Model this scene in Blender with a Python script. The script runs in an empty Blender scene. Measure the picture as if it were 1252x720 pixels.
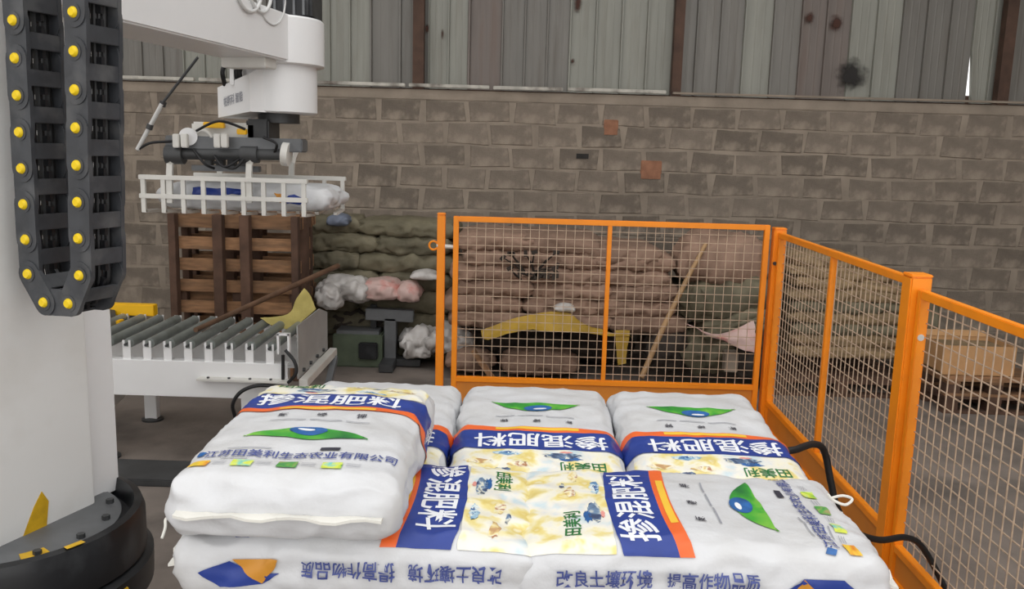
import bpy, bmesh, math, random
from mathutils import Vector, Matrix, noise
R = math.radians
SC = bpy.context.scene
COL = SC.collection

# ------------------------------------------------------------------ camera
FPX, CAM_H, ROLL = 1050.0, 1.86, 0.028
PITCH, YAW = math.atan(177.3 / FPX), math.atan(9.0 / FPX)
f0 = Vector((-math.sin(YAW) * math.cos(PITCH), math.cos(YAW) * math.cos(PITCH), -math.sin(PITCH)))
r0 = Vector((math.cos(YAW), math.sin(YAW), 0)); u0 = r0.cross(f0)
CR = r0 * math.cos(ROLL) + u0 * math.sin(ROLL)
CU = u0 * math.cos(ROLL) - r0 * math.sin(ROLL)
cd = bpy.data.cameras.new('camera'); cam = bpy.data.objects.new('camera', cd); COL.objects.link(cam)
cd.sensor_width = 36; cd.lens = FPX / 1252 * 36; cd.clip_start = 0.05
mw = Matrix((CR, CU, -f0)).transposed().to_4x4(); mw.translation = (0, 0, CAM_H)
cam.matrix_world = mw; SC.camera = cam

# ------------------------------------------------------------------ world: an overcast sky
w = bpy.data.worlds.new('world'); SC.world = w; w.use_nodes = True
bg = w.node_tree.nodes['Background']
bg.inputs[0].default_value = (1.0, 0.99, 0.98, 1); bg.inputs[1].default_value = 1.0
SC.view_settings.view_transform = 'Standard'; SC.view_settings.look = 'None'
SC.view_settings.gamma = 1; SC.view_settings.use_curve_mapping = False
SC.view_settings.exposure = 0.66

def at(px, py, Y):
    """world point on the plane at depth Y seen at photograph pixel (px, py)"""
    d = f0 + CR * ((px - 626) / FPX) + CU * ((360 - py) / FPX)
    t = Y / d.y
    return Vector((d.x * t, Y, CAM_H + d.z * t))

# ------------------------------------------------------------------ materials
def lin(c):
    return tuple(((v / 255) / 12.92 if v <= 10 else ((v / 255 + 0.055) / 1.055) ** 2.4) for v in c) + (1,)
MATS = {}
def mat(name, col, rough=0.6, metal=0.0, var=0.0, nscale=8.0, bump=0.0, bscale=40.0, dirt=None, dscale=3.0, damt=0.5, rnd=0.0, stretch=None):
    if name in MATS: return MATS[name]
    m = bpy.data.materials.new(name); m.use_nodes = True; MATS[name] = m
    nt = m.node_tree; N = nt.nodes; Lk = nt.links; b = N['Principled BSDF']
    c = lin(col); b.inputs['Base Color'].default_value = c
    b.inputs['Roughness'].default_value = rough; b.inputs['Metallic'].default_value = metal
    tc = N.new('ShaderNodeTexCoord'); vec = tc.outputs['Object']
    if stretch:
        mp = N.new('ShaderNodeMapping'); mp.inputs['Scale'].default_value = stretch
        Lk.new(vec, mp.inputs['Vector']); vec = mp.outputs['Vector']
    src = None
    def mix(fac, a, bcol, mode='MIX'):
        x = N.new('ShaderNodeMix'); x.data_type = 'RGBA'; x.blend_type = mode
        if isinstance(fac, float): x.inputs[0].default_value = fac
        else: Lk.new(fac, x.inputs[0])
        for s, v in ((6, a), (7, bcol)):
            if isinstance(v, tuple): x.inputs[s].default_value = v
            else: Lk.new(v, x.inputs[s])
        return x.outputs[2]
    src = c
    if rnd:
        oi = N.new('ShaderNodeObjectInfo'); mr = N.new('ShaderNodeMapRange')
        mr.inputs[3].default_value = 1 - rnd; mr.inputs[4].default_value = 1 + rnd * 0.6
        Lk.new(oi.outputs['Random'], mr.inputs[0])
        cb = N.new('ShaderNodeCombineColor')
        for i in range(3): Lk.new(mr.outputs[0], cb.inputs[i])
        src = mix(1.0, src, cb.outputs[0], 'MULTIPLY')
    if var:
        n = N.new('ShaderNodeTexNoise'); n.inputs['Scale'].default_value = nscale; n.inputs['Detail'].default_value = 5
        Lk.new(vec, n.inputs['Vector'])
        mr = N.new('ShaderNodeMapRange'); mr.inputs[1].default_value = .3; mr.inputs[2].default_value = .7
        mr.inputs[3].default_value = 1 - var; mr.inputs[4].default_value = 1 + var * .5
        Lk.new(n.outputs[0], mr.inputs[0]); cb = N.new('ShaderNodeCombineColor')
        for i in range(3): Lk.new(mr.outputs[0], cb.inputs[i])
        src = mix(1.0, src, cb.outputs[0], 'MULTIPLY')
    if dirt:
        n = N.new('ShaderNodeTexNoise'); n.inputs['Scale'].default_value = dscale; n.inputs['Detail'].default_value = 6
        Lk.new(vec, n.inputs['Vector'])
        rp = N.new('ShaderNodeMapRange'); rp.inputs[1].default_value = .5; rp.inputs[2].default_value = .68
        rp.inputs[3].default_value = 0; rp.inputs[4].default_value = damt
        Lk.new(n.outputs[0], rp.inputs[0]); src = mix(rp.outputs[0], src, lin(dirt))
    if not isinstance(src, tuple): Lk.new(src, b.inputs['Base Color'])
    if bump:
        n = N.new('ShaderNodeTexNoise'); n.inputs['Scale'].default_value = bscale; n.inputs['Detail'].default_value = 4
        Lk.new(vec, n.inputs['Vector'])
        bp = N.new('ShaderNodeBump'); bp.inputs['Strength'].default_value = bump; bp.inputs['Distance'].default_value = .01
        Lk.new(n.outputs[0], bp.inputs['Height']); Lk.new(bp.outputs[0], b.inputs['Normal'])
    return m

def ramp_mat(name, stops, scale, rough=.5, distort=1.5, stretch=(1, 1, 1)):
    m = bpy.data.materials.new(name); m.use_nodes = True; nt = m.node_tree; N = nt.nodes; b = N['Principled BSDF']
    tc = N.new('ShaderNodeTexCoord'); mp = N.new('ShaderNodeMapping'); mp.inputs['Scale'].default_value = stretch
    n = N.new('ShaderNodeTexNoise'); n.inputs['Scale'].default_value = scale; n.inputs['Detail'].default_value = 3; n.inputs['Distortion'].default_value = distort
    r = N.new('ShaderNodeValToRGB'); cr = r.color_ramp
    cr.elements[0].position, cr.elements[0].color = stops[0][0], lin(stops[0][1])
    cr.elements[1].position, cr.elements[1].color = stops[-1][0], lin(stops[-1][1])
    for p, c in stops[1:-1]:
        e = cr.elements.new(p); e.color = lin(c)
    nt.links.new(tc.outputs['Object'], mp.inputs[0]); nt.links.new(mp.outputs[0], n.inputs['Vector'])
    nt.links.new(n.outputs[0], r.inputs[0]); nt.links.new(r.outputs[0], b.inputs['Base Color'])
    b.inputs['Roughness'].default_value = rough
    return m

M = dict(
    floor=mat('concrete_floor', (128, 118, 110), .8, var=.3, nscale=2.5, bump=.25, bscale=30, dirt=(70, 64, 60), dscale=1.6, damt=.7),
    mortar=mat('mortar', (148, 136, 122), .95, var=.28, nscale=3, bump=.5, bscale=25),
    block=mat('grey_block', (129, 118, 106), .95, var=.25, nscale=6, bump=.5, bscale=60, rnd=.22, dirt=(154, 142, 127), dscale=6, damt=.95),
    redbrick=mat('red_brick', (152, 108, 84), .95, var=.3, nscale=12, bump=.4),
    sheet=mat('painted_sheet', (124, 121, 115), .55, .1, var=.14, nscale=3, rnd=.08, stretch=(3, 3, .35), dirt=(92, 84, 74), dscale=4, damt=.35),
    sheet_light=mat('pale_sheet', (144, 144, 135), .55, .1, var=.12, nscale=3, stretch=(3, 3, .35), dirt=(110, 104, 92), dscale=4, damt=.3),
    sheet_pink=mat('rusty_sheet', (120, 111, 105), .6, .1, var=.2, nscale=3, stretch=(3, 3, .35), dirt=(96, 74, 62), dscale=3, damt=.4),
    flash=mat('pale_flashing', (190, 186, 176), .6, var=.3, nscale=9, dirt=(90, 78, 68), dscale=5, damt=.9),
    rust=mat('rusty_steel', (84, 62, 50), .8, var=.4, nscale=6, bump=.3),
    soot_and_shade=mat('soot_and_shade', (48, 46, 44), .95, var=.3),  # near-black, used to paint the shade inside the wall hole
    orange=mat('orange_paint', (255, 150, 20), .45, var=.07, nscale=4, dirt=(220, 126, 34), dscale=5, damt=.35),
    orange_kick=mat('orange_sheet', (222, 138, 46), .5, var=.1, nscale=3, dirt=(176, 112, 52), dscale=3, damt=.4),
    wire=mat('mesh_wire', (200, 176, 152), .5, .2, var=.2, nscale=30),
    white=mat('white_paint', (226, 226, 224), .4, var=.03, nscale=2, dirt=(190, 184, 172), dscale=2.2, damt=.35),
    white2=mat('white_enamel', (232, 232, 232), .35, var=.02),
    black=mat('black_paint', (26, 27, 30), .35, var=.3, nscale=7, dirt=(70, 72, 74), dscale=6, damt=.5),
    chain=mat('black_nylon', (62, 64, 68), .45, var=.25, nscale=14, bump=.1, dirt=(104, 104, 104), dscale=9, damt=.45),
    chain_in=mat('black_nylon_inner', (26, 27, 31), .45, var=.2),
    yellow=mat('yellow_plastic', (240, 205, 20), .4),
    yellow2=mat('yellow_paint', (246, 190, 12), .45, var=.06),
    yel_smear=mat('yellow_smear', (214, 170, 30), .5, var=.25, nscale=20),
    steel=mat('brushed_steel', (168, 168, 166), .4, .15, var=.15, nscale=5),
    zinc=mat('zinc_roller', (138, 144, 140), .4, .25, var=.25, nscale=6, dirt=(84, 88, 82), dscale=6, damt=.6),
    alu=mat('white_aluminium', (214, 212, 206), .45, .1, var=.1),
    dkgrey=mat('dark_steel', (70, 71, 72), .5, .3, var=.25, nscale=8),
    mid=mat('grey_steel', (108, 110, 112), .5, .3, var=.2),
    cable=mat('black_rubber', (20, 20, 22), .5),
    wirew=mat('pale_cable', (205, 205, 203), .5),
    wood=mat('pallet_wood', (150, 112, 80), .85, var=.35, nscale=7, bump=.3, rnd=.3, stretch=(1, 6, 6), dirt=(92, 74, 58), dscale=3, damt=.6),
    wood_dk=mat('dark_wood', (92, 68, 54), .85, var=.35, nscale=7, bump=.3, rnd=.2),
    bamboo=mat('bamboo', (172, 138, 98), .6, var=.25, nscale=12),
    pole=mat('brown_pole', (112, 84, 64), .7, var=.3, nscale=9),
    carton=mat('carton', (196, 152, 106), .85, var=.1, nscale=5, dirt=(150, 112, 78), dscale=4, damt=.4),
    bagw=mat('woven_bag_white', (207, 208, 210), .42, var=.04, nscale=5, bump=.18, bscale=55, dirt=(190, 189, 187), dscale=6, damt=.5),
    seam=mat('bag_seam', (222, 220, 212), .6, var=.08),
    p_blue=mat('ink_blue', (36, 60, 140), .42, var=.12, nscale=14),
    p_orange=mat('ink_orange', (232, 104, 44), .42, var=.08),
    p_yellow=mat('ink_yellow', (236, 190, 60), .42),
    p_white=mat('ink_white', (234, 236, 240), .42),
    p_dark=mat('ink_dark', (50, 50, 62), .45),
    p_grey=mat('ink_grey', (150, 152, 160), .45),
    p_text=mat('ink_violet_blue', (66, 78, 138), .45),
    p_green=mat('ink_green', (56, 158, 50), .42, var=.2, nscale=9),
    p_lgreen=mat('ink_light_green', (150, 206, 90), .42, var=.2, nscale=9),
    p_dgreen=mat('ink_dark_green', (38, 110, 54), .42),
    p_globe=mat('ink_globe', (40, 96, 160), .42, var=.4, nscale=40),
    p_lblue=mat('ink_pale_blue', (140, 186, 214), .42, var=.3, nscale=30),
    p_navy=mat('ink_navy', (64, 84, 120), .42, var=.5, nscale=40),
    p_brown=mat('ink_brown', (176, 134, 92), .42, var=.4, nscale=40),
    p_pink=mat('ink_pink', (222, 150, 140), .42),
    p_gold=mat('ink_gold', (206, 142, 50), .42, var=.1),
    olive=mat('olive_woven', (104, 98, 78), .75, var=.25, nscale=7, bump=.4, bscale=30, rnd=.22, dirt=(134, 126, 104), dscale=5, damt=.6),
    dusty=mat('dusty_pink_woven', (150, 122, 104), .8, var=.22, nscale=6, bump=.4, bscale=30, rnd=.14, dirt=(118, 96, 82), dscale=4, damt=.6),
    tan=mat('tan_woven', (150, 128, 96), .8, var=.3, nscale=8, bump=.4, bscale=30, rnd=.2, stretch=(1, 1, 5), dirt=(90, 74, 56), dscale=5, damt=.6),
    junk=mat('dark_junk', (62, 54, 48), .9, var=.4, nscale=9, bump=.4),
    film=mat('white_film', (204, 200, 196), .35, var=.18, nscale=9, bump=.5, bscale=20, dirt=(150, 144, 138), dscale=8, damt=.6),
    pinkfilm=mat('pink_film', (208, 178, 170), .5, var=.15, nscale=10, dirt=(190, 96, 84), dscale=9, damt=.7),
    tarp=mat('yellow_tarp', (176, 142, 48), .6, var=.25, nscale=6, bump=.3),
    ycloth=mat('pale_yellow_cloth', (186, 170, 96), .7, var=.2, nscale=9, bump=.3),
    roof=mat('roof_sheet', (120, 118, 112), .7, var=.1),
    bluebag=mat('blue_grey_film', (104, 112, 128), .6, var=.2),
)
M['pattern'] = ramp_mat('printed_flower_pattern', [(.30, (196, 214, 220)), (.40, (228, 226, 218)), (.49, (236, 232, 212)), (.56, (230, 216, 150)), (.63, (222, 200, 116)), (.70, (232, 224, 190))], 13, .42, .25)
M['motif_a'] = ramp_mat('printed_motif_sky', [(.36, (96, 140, 180)), (.46, (170, 202, 218)), (.54, (232, 234, 226)), (.62, (140, 180, 206))], 26, .42, .6)
M['motif_b'] = ramp_mat('printed_motif_bird', [(.36, (58, 72, 104)), (.46, (110, 136, 164)), (.54, (226, 224, 206)), (.62, (84, 96, 112))], 30, .42, .8)
M['motif_c'] = ramp_mat('printed_motif_grain', [(.36, (190, 150, 104)), (.46, (232, 214, 150)), (.56, (238, 232, 208)), (.64, (176, 124, 84))], 30, .42, .6)
M['photo1'] = ramp_mat('printed_photo_orange', [(.3, (216, 130, 40)), (.5, (236, 196, 60)), (.7, (120, 160, 70))], 22, .45)
M['photo2'] = ramp_mat('printed_photo_green', [(.3, (110, 180, 60)), (.5, (220, 226, 80)), (.7, (120, 200, 190))], 22, .45)
M['photo3'] = ramp_mat('printed_photo_dark', [(.3, (60, 130, 80)), (.5, (90, 160, 70)), (.7, (160, 150, 100))], 22, .45)
M['leafgrad'] = ramp_mat('printed_leaf_green', [(.3, (30, 110, 50)), (.5, (62, 160, 50)), (.7, (140, 196, 70))], 9, .42, .5, (1, 1, 1))

# ------------------------------------------------------------------ mesh helpers
class MB:
    def __init__(s): s.v = []; s.f = []
    def add(s, vs, fs):
        o = len(s.v); s.v += [Vector(p) for p in vs]; s.f += [tuple(i + o for i in f) for f in fs]; return s
    def box(s, c, size, rot=None):
        c = Vector(c); hx, hy, hz = size[0] / 2, size[1] / 2, size[2] / 2
        vs = [Vector((x, y, z)) for z in (-hz, hz) for y in (-hy, hy) for x in (-hx, hx)]
        if rot is not None: vs = [rot @ v for v in vs]
        return s.add([v + c for v in vs], [(0, 2, 3, 1), (4, 5, 7, 6), (0, 1, 5, 4), (2, 6, 7, 3), (0, 4, 6, 2), (1, 3, 7, 5)])
    def bar(s, p, q, wd, ht, up=(0, 0, 1)):
        p, q = Vector(p), Vector(q); d = (q - p).normalized(); u = Vector(up)
        if abs(d.dot(u)) > .98: u = Vector((0, 1, 0))
        a = d.cross(u).normalized(); b = a.cross(d).normalized()
        return s.box((p + q) / 2, ((q - p).length, wd, ht), Matrix((d, -a, b)).transposed())
    def tube(s, pts, r, n=10, cap=True):
        pts = [Vector(p) for p in pts]; k = len(pts); rs = r if isinstance(r, (list, tuple)) else [r] * k
        prev = None; vs = []
        for i, p in enumerate(pts):
            t = (pts[min(i + 1, k - 1)] - pts[max(i - 1, 0)]).normalized()
            if prev is None:
                a = Vector((0, 0, 1)) if abs(t.z) < .9 else Vector((1, 0, 0)); a = t.cross(a).normalized()
            else: a = (prev - t * prev.dot(t)).normalized()
            prev = a; b = t.cross(a)
            vs += [p + (a * math.cos(2 * math.pi * j / n) + b * math.sin(2 * math.pi * j / n)) * rs[i] for j in range(n)]
        fs = [(i * n + j, i * n + (j + 1) % n, (i + 1) * n + (j + 1) % n, (i + 1) * n + j) for i in range(k - 1) for j in range(n)]
        if cap: fs += [tuple(range(n))[::-1], tuple(range((k - 1) * n, k * n))]
        return s.add(vs, fs)
    def cyl(s, p, q, r, n=16): return s.tube([p, q], r, n)
    def lathe(s, c, prof, n=48):
        c = Vector(c); k = len(prof)
        vs = [c + Vector((r * math.cos(2 * math.pi * j / n), r * math.sin(2 * math.pi * j / n), z)) for r, z in prof for j in range(n)]
        fs = [(i * n + j, i * n + (j + 1) % n, (i + 1) * n + (j + 1) % n, (i + 1) * n + j) for i in range(k - 1) for j in range(n)]
        fs += [tuple(range(n))[::-1], tuple(range((k - 1) * n, k * n))]
        return s.add(vs, fs)
    def prism(s, outline, z0, z1):
        n = len(outline)
        vs = [Vector((x, y, z0)) for x, y in outline] + [Vector((x, y, z1)) for x, y in outline]
        return s.add(vs, [(i, (i + 1) % n, n + (i + 1) % n, n + i) for i in range(n)] + [tuple(range(n))[::-1], tuple(range(n, 2 * n))])
    def slab(s, pts, d):
        """planar 3-D polygon given thickness vector d"""
        n = len(pts); d = Vector(d); pts = [Vector(p) for p in pts]
        return s.add(pts + [p + d for p in pts], [(i, (i + 1) % n, n + (i + 1) % n, n + i) for i in range(n)] + [tuple(range(n))[::-1], tuple(range(n, 2 * n))])
    def build(s, name, m, parent=None, loc=None, bevel=0.0, smooth=False):
        base = Vector(loc) if loc is not None else (ROOT.get(parent.name, Vector()) if parent else Vector())
        me = bpy.data.meshes.new(name)
        me.from_pydata([v - base for v in s.v], [], s.f)
        bm = bmesh.new(); bm.from_mesh(me); bmesh.ops.recalc_face_normals(bm, faces=bm.faces)
        if bevel:
            bmesh.ops.bevel(bm, geom=bm.edges[:], offset=bevel, segments=2, affect='EDGES', clamp_overlap=True)
        bm.to_mesh(me); bm.free()
        if smooth:
            for p in me.polygons: p.use_smooth = True
            try: me.set_sharp_from_angle(angle=R(40))
            except Exception: pass
        me.materials.append(m)
        o = bpy.data.objects.new(name, me); COL.objects.link(o)
        if parent:
            o.parent = parent; ROOT[o.name] = base
        else:
            o.location = base; ROOT[o.name] = base
        return o
ROOT = {}
def tag(o, label, cat, group=None, kind=None):
    if label: o['label'] = label
    if cat: o['category'] = cat
    if group: o['group'] = group
    if kind: o['kind'] = kind
    return o
def thing(name, label, cat, loc, group=None):
    o = bpy.data.objects.new(name, None); COL.objects.link(o); o.location = loc; o.empty_display_size = .1
    ROOT[o.name] = Vector(loc); return tag(o, label, cat, group)
def struct(o): o['kind'] = 'structure'; return o
def copy_tree(o, parent=None):
    c = o.copy(); COL.objects.link(c)
    if parent: c.parent = parent
    for ch in list(o.children): copy_tree(ch, c)
    return c
def arc(c, r, a0, a1, n, ax=(1, 0, 0), ay=(0, 0, 1)):
    c, ax, ay = Vector(c), Vector(ax), Vector(ay)
    return [c + ax * r * math.cos(R(a0 + (a1 - a0) * i / n)) + ay * r * math.sin(R(a0 + (a1 - a0) * i / n)) for i in range(n + 1)]
def smoothpath(pts, sub=6):
    pts = [Vector(p) for p in pts]; out = []
    for i in range(len(pts) - 1):
        p0, p1, p2, p3 = pts[max(i - 1, 0)], pts[i], pts[i + 1], pts[min(i + 2, len(pts) - 1)]
        for j in range(sub):
            t = j / sub
            out.append(.5 * (2 * p1 + (p2 - p0) * t + (2 * p0 - 5 * p1 + 4 * p2 - p3) * t * t + (3 * p1 - p0 - 3 * p2 + p3) * t ** 3))
    return out + [pts[-1]]

# ------------------------------------------------------------------ the setting
WY = 7.9                                     # the block wall's face
WTOP = 2.36                                  # its top
XL, XR = -7.6, 6.0
fl = struct(MB().box(((XL + XR) / 2, 2.5, -.05), (XR - XL, 11.2, .1)).build('floor', M['floor'], loc=(0, 0, 0)))
wl = struct(MB().box((XL - .1, 3.5, 2.7), (.2, 9.2, 5.4)).build('wall_left', M['mortar'], loc=(XL, 3.5, 0)))  # unseen side wall, set far out and pale to keep light up
wr = struct(MB().box((XR + .1, 3.5, 2.7), (.2, 9.2, 5.4)).build('wall_right', M['block'], loc=(XR, 3.5, 0)))  # unseen side wall, kept close and darker to dim the right end
ce = struct(MB().box(((XL + XR) / 2, 7.1, 5.45), (XR - XL + .4, 2.4, .1)).build('ceiling', M['roof'], loc=(0, 7.1, 5.4)))  # unseen roof added for light falloff, cut short to brighten the back

rng = random.Random(7)
PX, PZ, BW, BH = .405, .1985, .366, .178
wb = struct(MB().box(((XL + XR) / 2, WY + .1, WTOP / 2), (XR - XL, .204, WTOP)).build('wall_back', M['mortar'], loc=(0, WY, 0)))
def block_mesh(i, wd, ht, dp):
    r = random.Random(100 + i); mb = MB().box((0, dp / 2, 0), (wd, dp, ht))
    bm = bmesh.new(); me = bpy.data.meshes.new('concrete_block')
    me.from_pydata(mb.v, [], mb.f); bm.from_mesh(me)
    for v in bm.verts: v.co += Vector((r.uniform(-.022, .016) * (1 if v.co.x > 0 else -1), 0, r.uniform(-.014, .012) * (1 if v.co.z > 0 else -1)))
    bmesh.ops.recalc_face_normals(bm, faces=bm.faces)
    fr = [e for e in bm.edges if all(v.co.y < .001 for v in e.verts)]
    bmesh.ops.bevel(bm, geom=fr, offset=.006, segments=1, affect='EDGES')
    bm.to_mesh(me); bm.free(); return me
bmeshes = [block_mesh(i, BW, BH, .05) for i in range(12)]
for me in bmeshes: me.materials.append(M['block'])
far = MB(); ncourse = 12; nblk = 0
for k in range(ncourse):
    z = WTOP - .075 - PZ * (k + .5)
    if z < .04: continue
    off = .10 + (PX / 2 if k % 2 else 0)
    x = XL + .3 + off
    while x < XR - .2:
        jx, jz = rng.uniform(-.008, .008), rng.uniform(-.006, .006)
        if -3.7 < x < 4.95 and nblk < 296:
            p = Vector((x + jx, WY - rng.uniform(.005, .012), z + jz))
            pxl = None
            o = bpy.data.objects.new('concrete_block', bmeshes[rng.randrange(12)]); COL.objects.link(o)
            o.parent = wb; o.location = p - Vector((0, WY, 0)); nblk += 1
        else:
            far.box((x, WY + .02, z), (BW, .05, BH))
        x += PX
fo = far.build('distant_blocks', M['block'], wb); fo['kind'] = 'stuff'
# two red bricks, and a near-black box painting the shade of a hole
for (px, py, wd, ht) in ((796, 208, .19, .17), (747, 156, .13, .14)):
    p = at(px, py, WY - .012)
    MB().box(p + Vector((0, .02, 0)), (wd, .05, ht)).build('red_brick', M['redbrick'], wb, bevel=.006)
p = at(712, 191, WY - .006); MB().box(p, (.11, .02, .045)).build('wall_hole', M['soot_and_shade'], wb)
MB().box(((XL + XR) / 2, WY + .095, WTOP - .035), (XR - XL, .21, .085)).build('coping', M['mortar'], wb)

# ribbed steel sheets above the wall, each a sheet of its own
cl = struct(MB().box(((XL + XR) / 2, WY + .24, WTOP + .06), (XR - XL, .05, .08)).build('trim_1', M['rust'], loc=(0, WY + .2, WTOP)))
sheets = [(-200, 'sheet'), (-100, 'sheet_light'), (0, 'sheet'), (75, 'sheet'), (148, 'sheet'), (225, 'sheet_light'), (300, 'sheet'), (378, 'sheet_light'), (452, 'sheet'), (523, 'sheet_light'), (571, 'sheet_pink'), (612, 'sheet'), (694, 'sheet_light'), (819, 'sheet'), (905, 'sheet_light'), (940, 'sheet'), (974, 'sheet_pink'), (1034, 'sheet_light'), (1096, 'sheet'), (1183, 'sheet_light'), (1232, 'sheet'), (1330, 'sheet_light'), (1430, 'sheet'), (1520, 'sheet')]
SY = WY + .19
xs_ = [at(p, 90, SY).x for p, _ in sheets]
def rib_sheet(x0, x1, gap=0.0):
    mb = MB(); n = max(1, round((x1 - x0) / .215)); prof = []
    for i in range(n):
        a = x0 + (x1 - x0) * i / n; b = x0 + (x1 - x0) * (i + 1) / n; wdt = b - a
        for t, d in ((0, 0), (.02, -.03), (.075, -.03), (.095, 0), (.36, 0), (.38, -.002), (.42, -.002), (.44, 0), (.66, 0), (.68, -.002), (.72, -.002), (.74, 0)):
            prof.append((a + wdt * t, d))
    prof.append((x1 + .004, 0)); k = len(prof); vs = []
    z0, z1 = WTOP + .03, 5.38
    zs = (z0, z0 + .48, z1); fs = []
    for dd in (0, .004):
        for z in zs: vs += [(x, SY + d + dd, z) for x, d in prof]
    for rw in (0, 1):
        a = rw * k; b = a + 3 * k
        fs += [(a + i, a + i + 1, a + k + i + 1, a + k + i) for i in range(k - 1)] + [(b + i, b + k + i, b + k + i + 1, b + i + 1) for i in range(k - 1)]
        fs += [(a, a + k, b + k, b), (a + k - 1, b + k - 1, b + 2 * k - 1, a + 2 * k - 1)]
    fs += [(i, 3 * k + i, 3 * k + i + 1, i + 1) for i in range(k - 1)] + [(2 * k + i, 2 * k + i + 1, 5 * k + i + 1, 5 * k + i) for i in range(k - 1)]
    if gap:                                  # a bent lower corner that lets daylight through
        vs = [(x + (gap if (x < x0 + .10 and z == z0) else 0), y, z) for x, y, z in vs]
    return mb.add(vs, fs)
for i in range(len(sheets) - 1):
    m = sheets[i][1]; x0, x1 = xs_[i], xs_[i + 1]
    rib_sheet(x0, x1, .042 if sheets[i][0] == 1183 else 0).build('ribbed_sheet', M[m], cl, bevel=0)
# flashing strips along the wall top
for a, b in ((145, 240), (244, 376), (380, 497), (500, 600), (603, 690), (694, 816)):
    pa, pb = at(a, 118, WY - .04), at(b - 2, 118, WY - .04)
    MB().bar((pa.x, WY - .03, WTOP + .04 + rng.uniform(-.004, .004)), (pb.x, WY - .03, WTOP + .04), .05, .03).build('flashing_strip', M['flash'], cl, bevel=.004)
pa, pb = at(822, 118, WY), at(1400, 118, WY)
MB().bar((pa.x, WY - .02, WTOP + .035), (pb.x, WY - .02, WTOP + .035), .04, .018).build('flashing_strip', M['mortar'], cl)
# rusty posts standing on the wall, in front of the sheets
for px, wd in ((512, .10), (828, .085), (1229, .10), (-40, .1)):
    x = at(px, 70, WY + .1).x
    MB().box((x, WY + .1, (WTOP + 5.4) / 2), (wd, .09, 5.4 - WTOP)).build('steel_post', M['rust'], cl)
# soot and rust marks: thin stains lying on the sheets
def stain_mat(name, col):
    m = bpy.data.materials.new(name); m.use_nodes = True; N = m.node_tree.nodes; Lk = m.node_tree.links; b = N['Principled BSDF']
    b.inputs['Base Color'].default_value = lin(col); b.inputs['Roughness'].default_value = .95
    tc = N.new('ShaderNodeTexCoord'); ln = N.new('ShaderNodeVectorMath'); ln.operation = 'LENGTH'; mp = N.new('ShaderNodeMapping')
    Lk.new(tc.outputs['UV'], mp.inputs[0]); Lk.new(mp.outputs[0], ln.inputs[0])
    n = N.new('ShaderNodeTexNoise'); n.inputs['Scale'].default_value = 14; n.inputs['Detail'].default_value = 5; Lk.new(tc.outputs['Object'], n.inputs['Vector'])
    ad_ = N.new('ShaderNodeMath'); ad_.operation = 'MULTIPLY_ADD'; ad_.inputs[1].default_value = 1.1; Lk.new(n.outputs[0], ad_.inputs[0]); Lk.new(ln.outputs['Value'], ad_.inputs[2])
    r = N.new('ShaderNodeMapRange'); r.inputs[1].default_value = .85; r.inputs[2].default_value = 1.4; r.inputs[3].default_value = .95; r.inputs[4].default_value = 0
    Lk.new(ad_.outputs[0], r.inputs[0]); Lk.new(r.outputs[0], b.inputs['Alpha']); return m
SM = {'soot_and_shade': stain_mat('soot_stain', (46, 44, 43)), 'rust': stain_mat('rust_stain', (74, 48, 40))}
def stain(px, py, wd, ht, m, seed):
    c = at(px, py, SY - .034); n = 24
    me = bpy.data.meshes.new('stain'); base = Vector((0, WY + .2, WTOP)); wd *= 1.35; ht *= 1.35
    P = [(math.cos(2 * math.pi * i / n), math.sin(2 * math.pi * i / n)) for i in range(n)]
    me.from_pydata([tuple(c - base)] + [tuple(c - base + Vector((a * wd / 2, 0, b_ * ht / 2))) for a, b_ in P], [], [(0, 1 + i, 1 + (i + 1) % n) for i in range(n)])
    uv = me.uv_layers.new(name='uv'); co = [(0, 0)] + P
    for lp in me.loops: uv.data[lp.index].uv = co[lp.vertex_index]
    me.materials.append(SM[m]); o = bpy.data.objects.new('stain', me); COL.objects.link(o); o.parent = cl
stain(1041, 92, .26, .28, 'soot_and_shade', 3); stain(990, 22, .10, .10, 'rust', 4); stain(1022, 28, .11, .13, 'rust', 5); stain(707, 3, .07, .16, 'rust', 6)
stain(522, 35, .04, .07, 'rust', 8); stain(541, 42, .03, .09, 'rust', 9); stain(700, 75, .04, .05, 'rust', 10)

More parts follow.
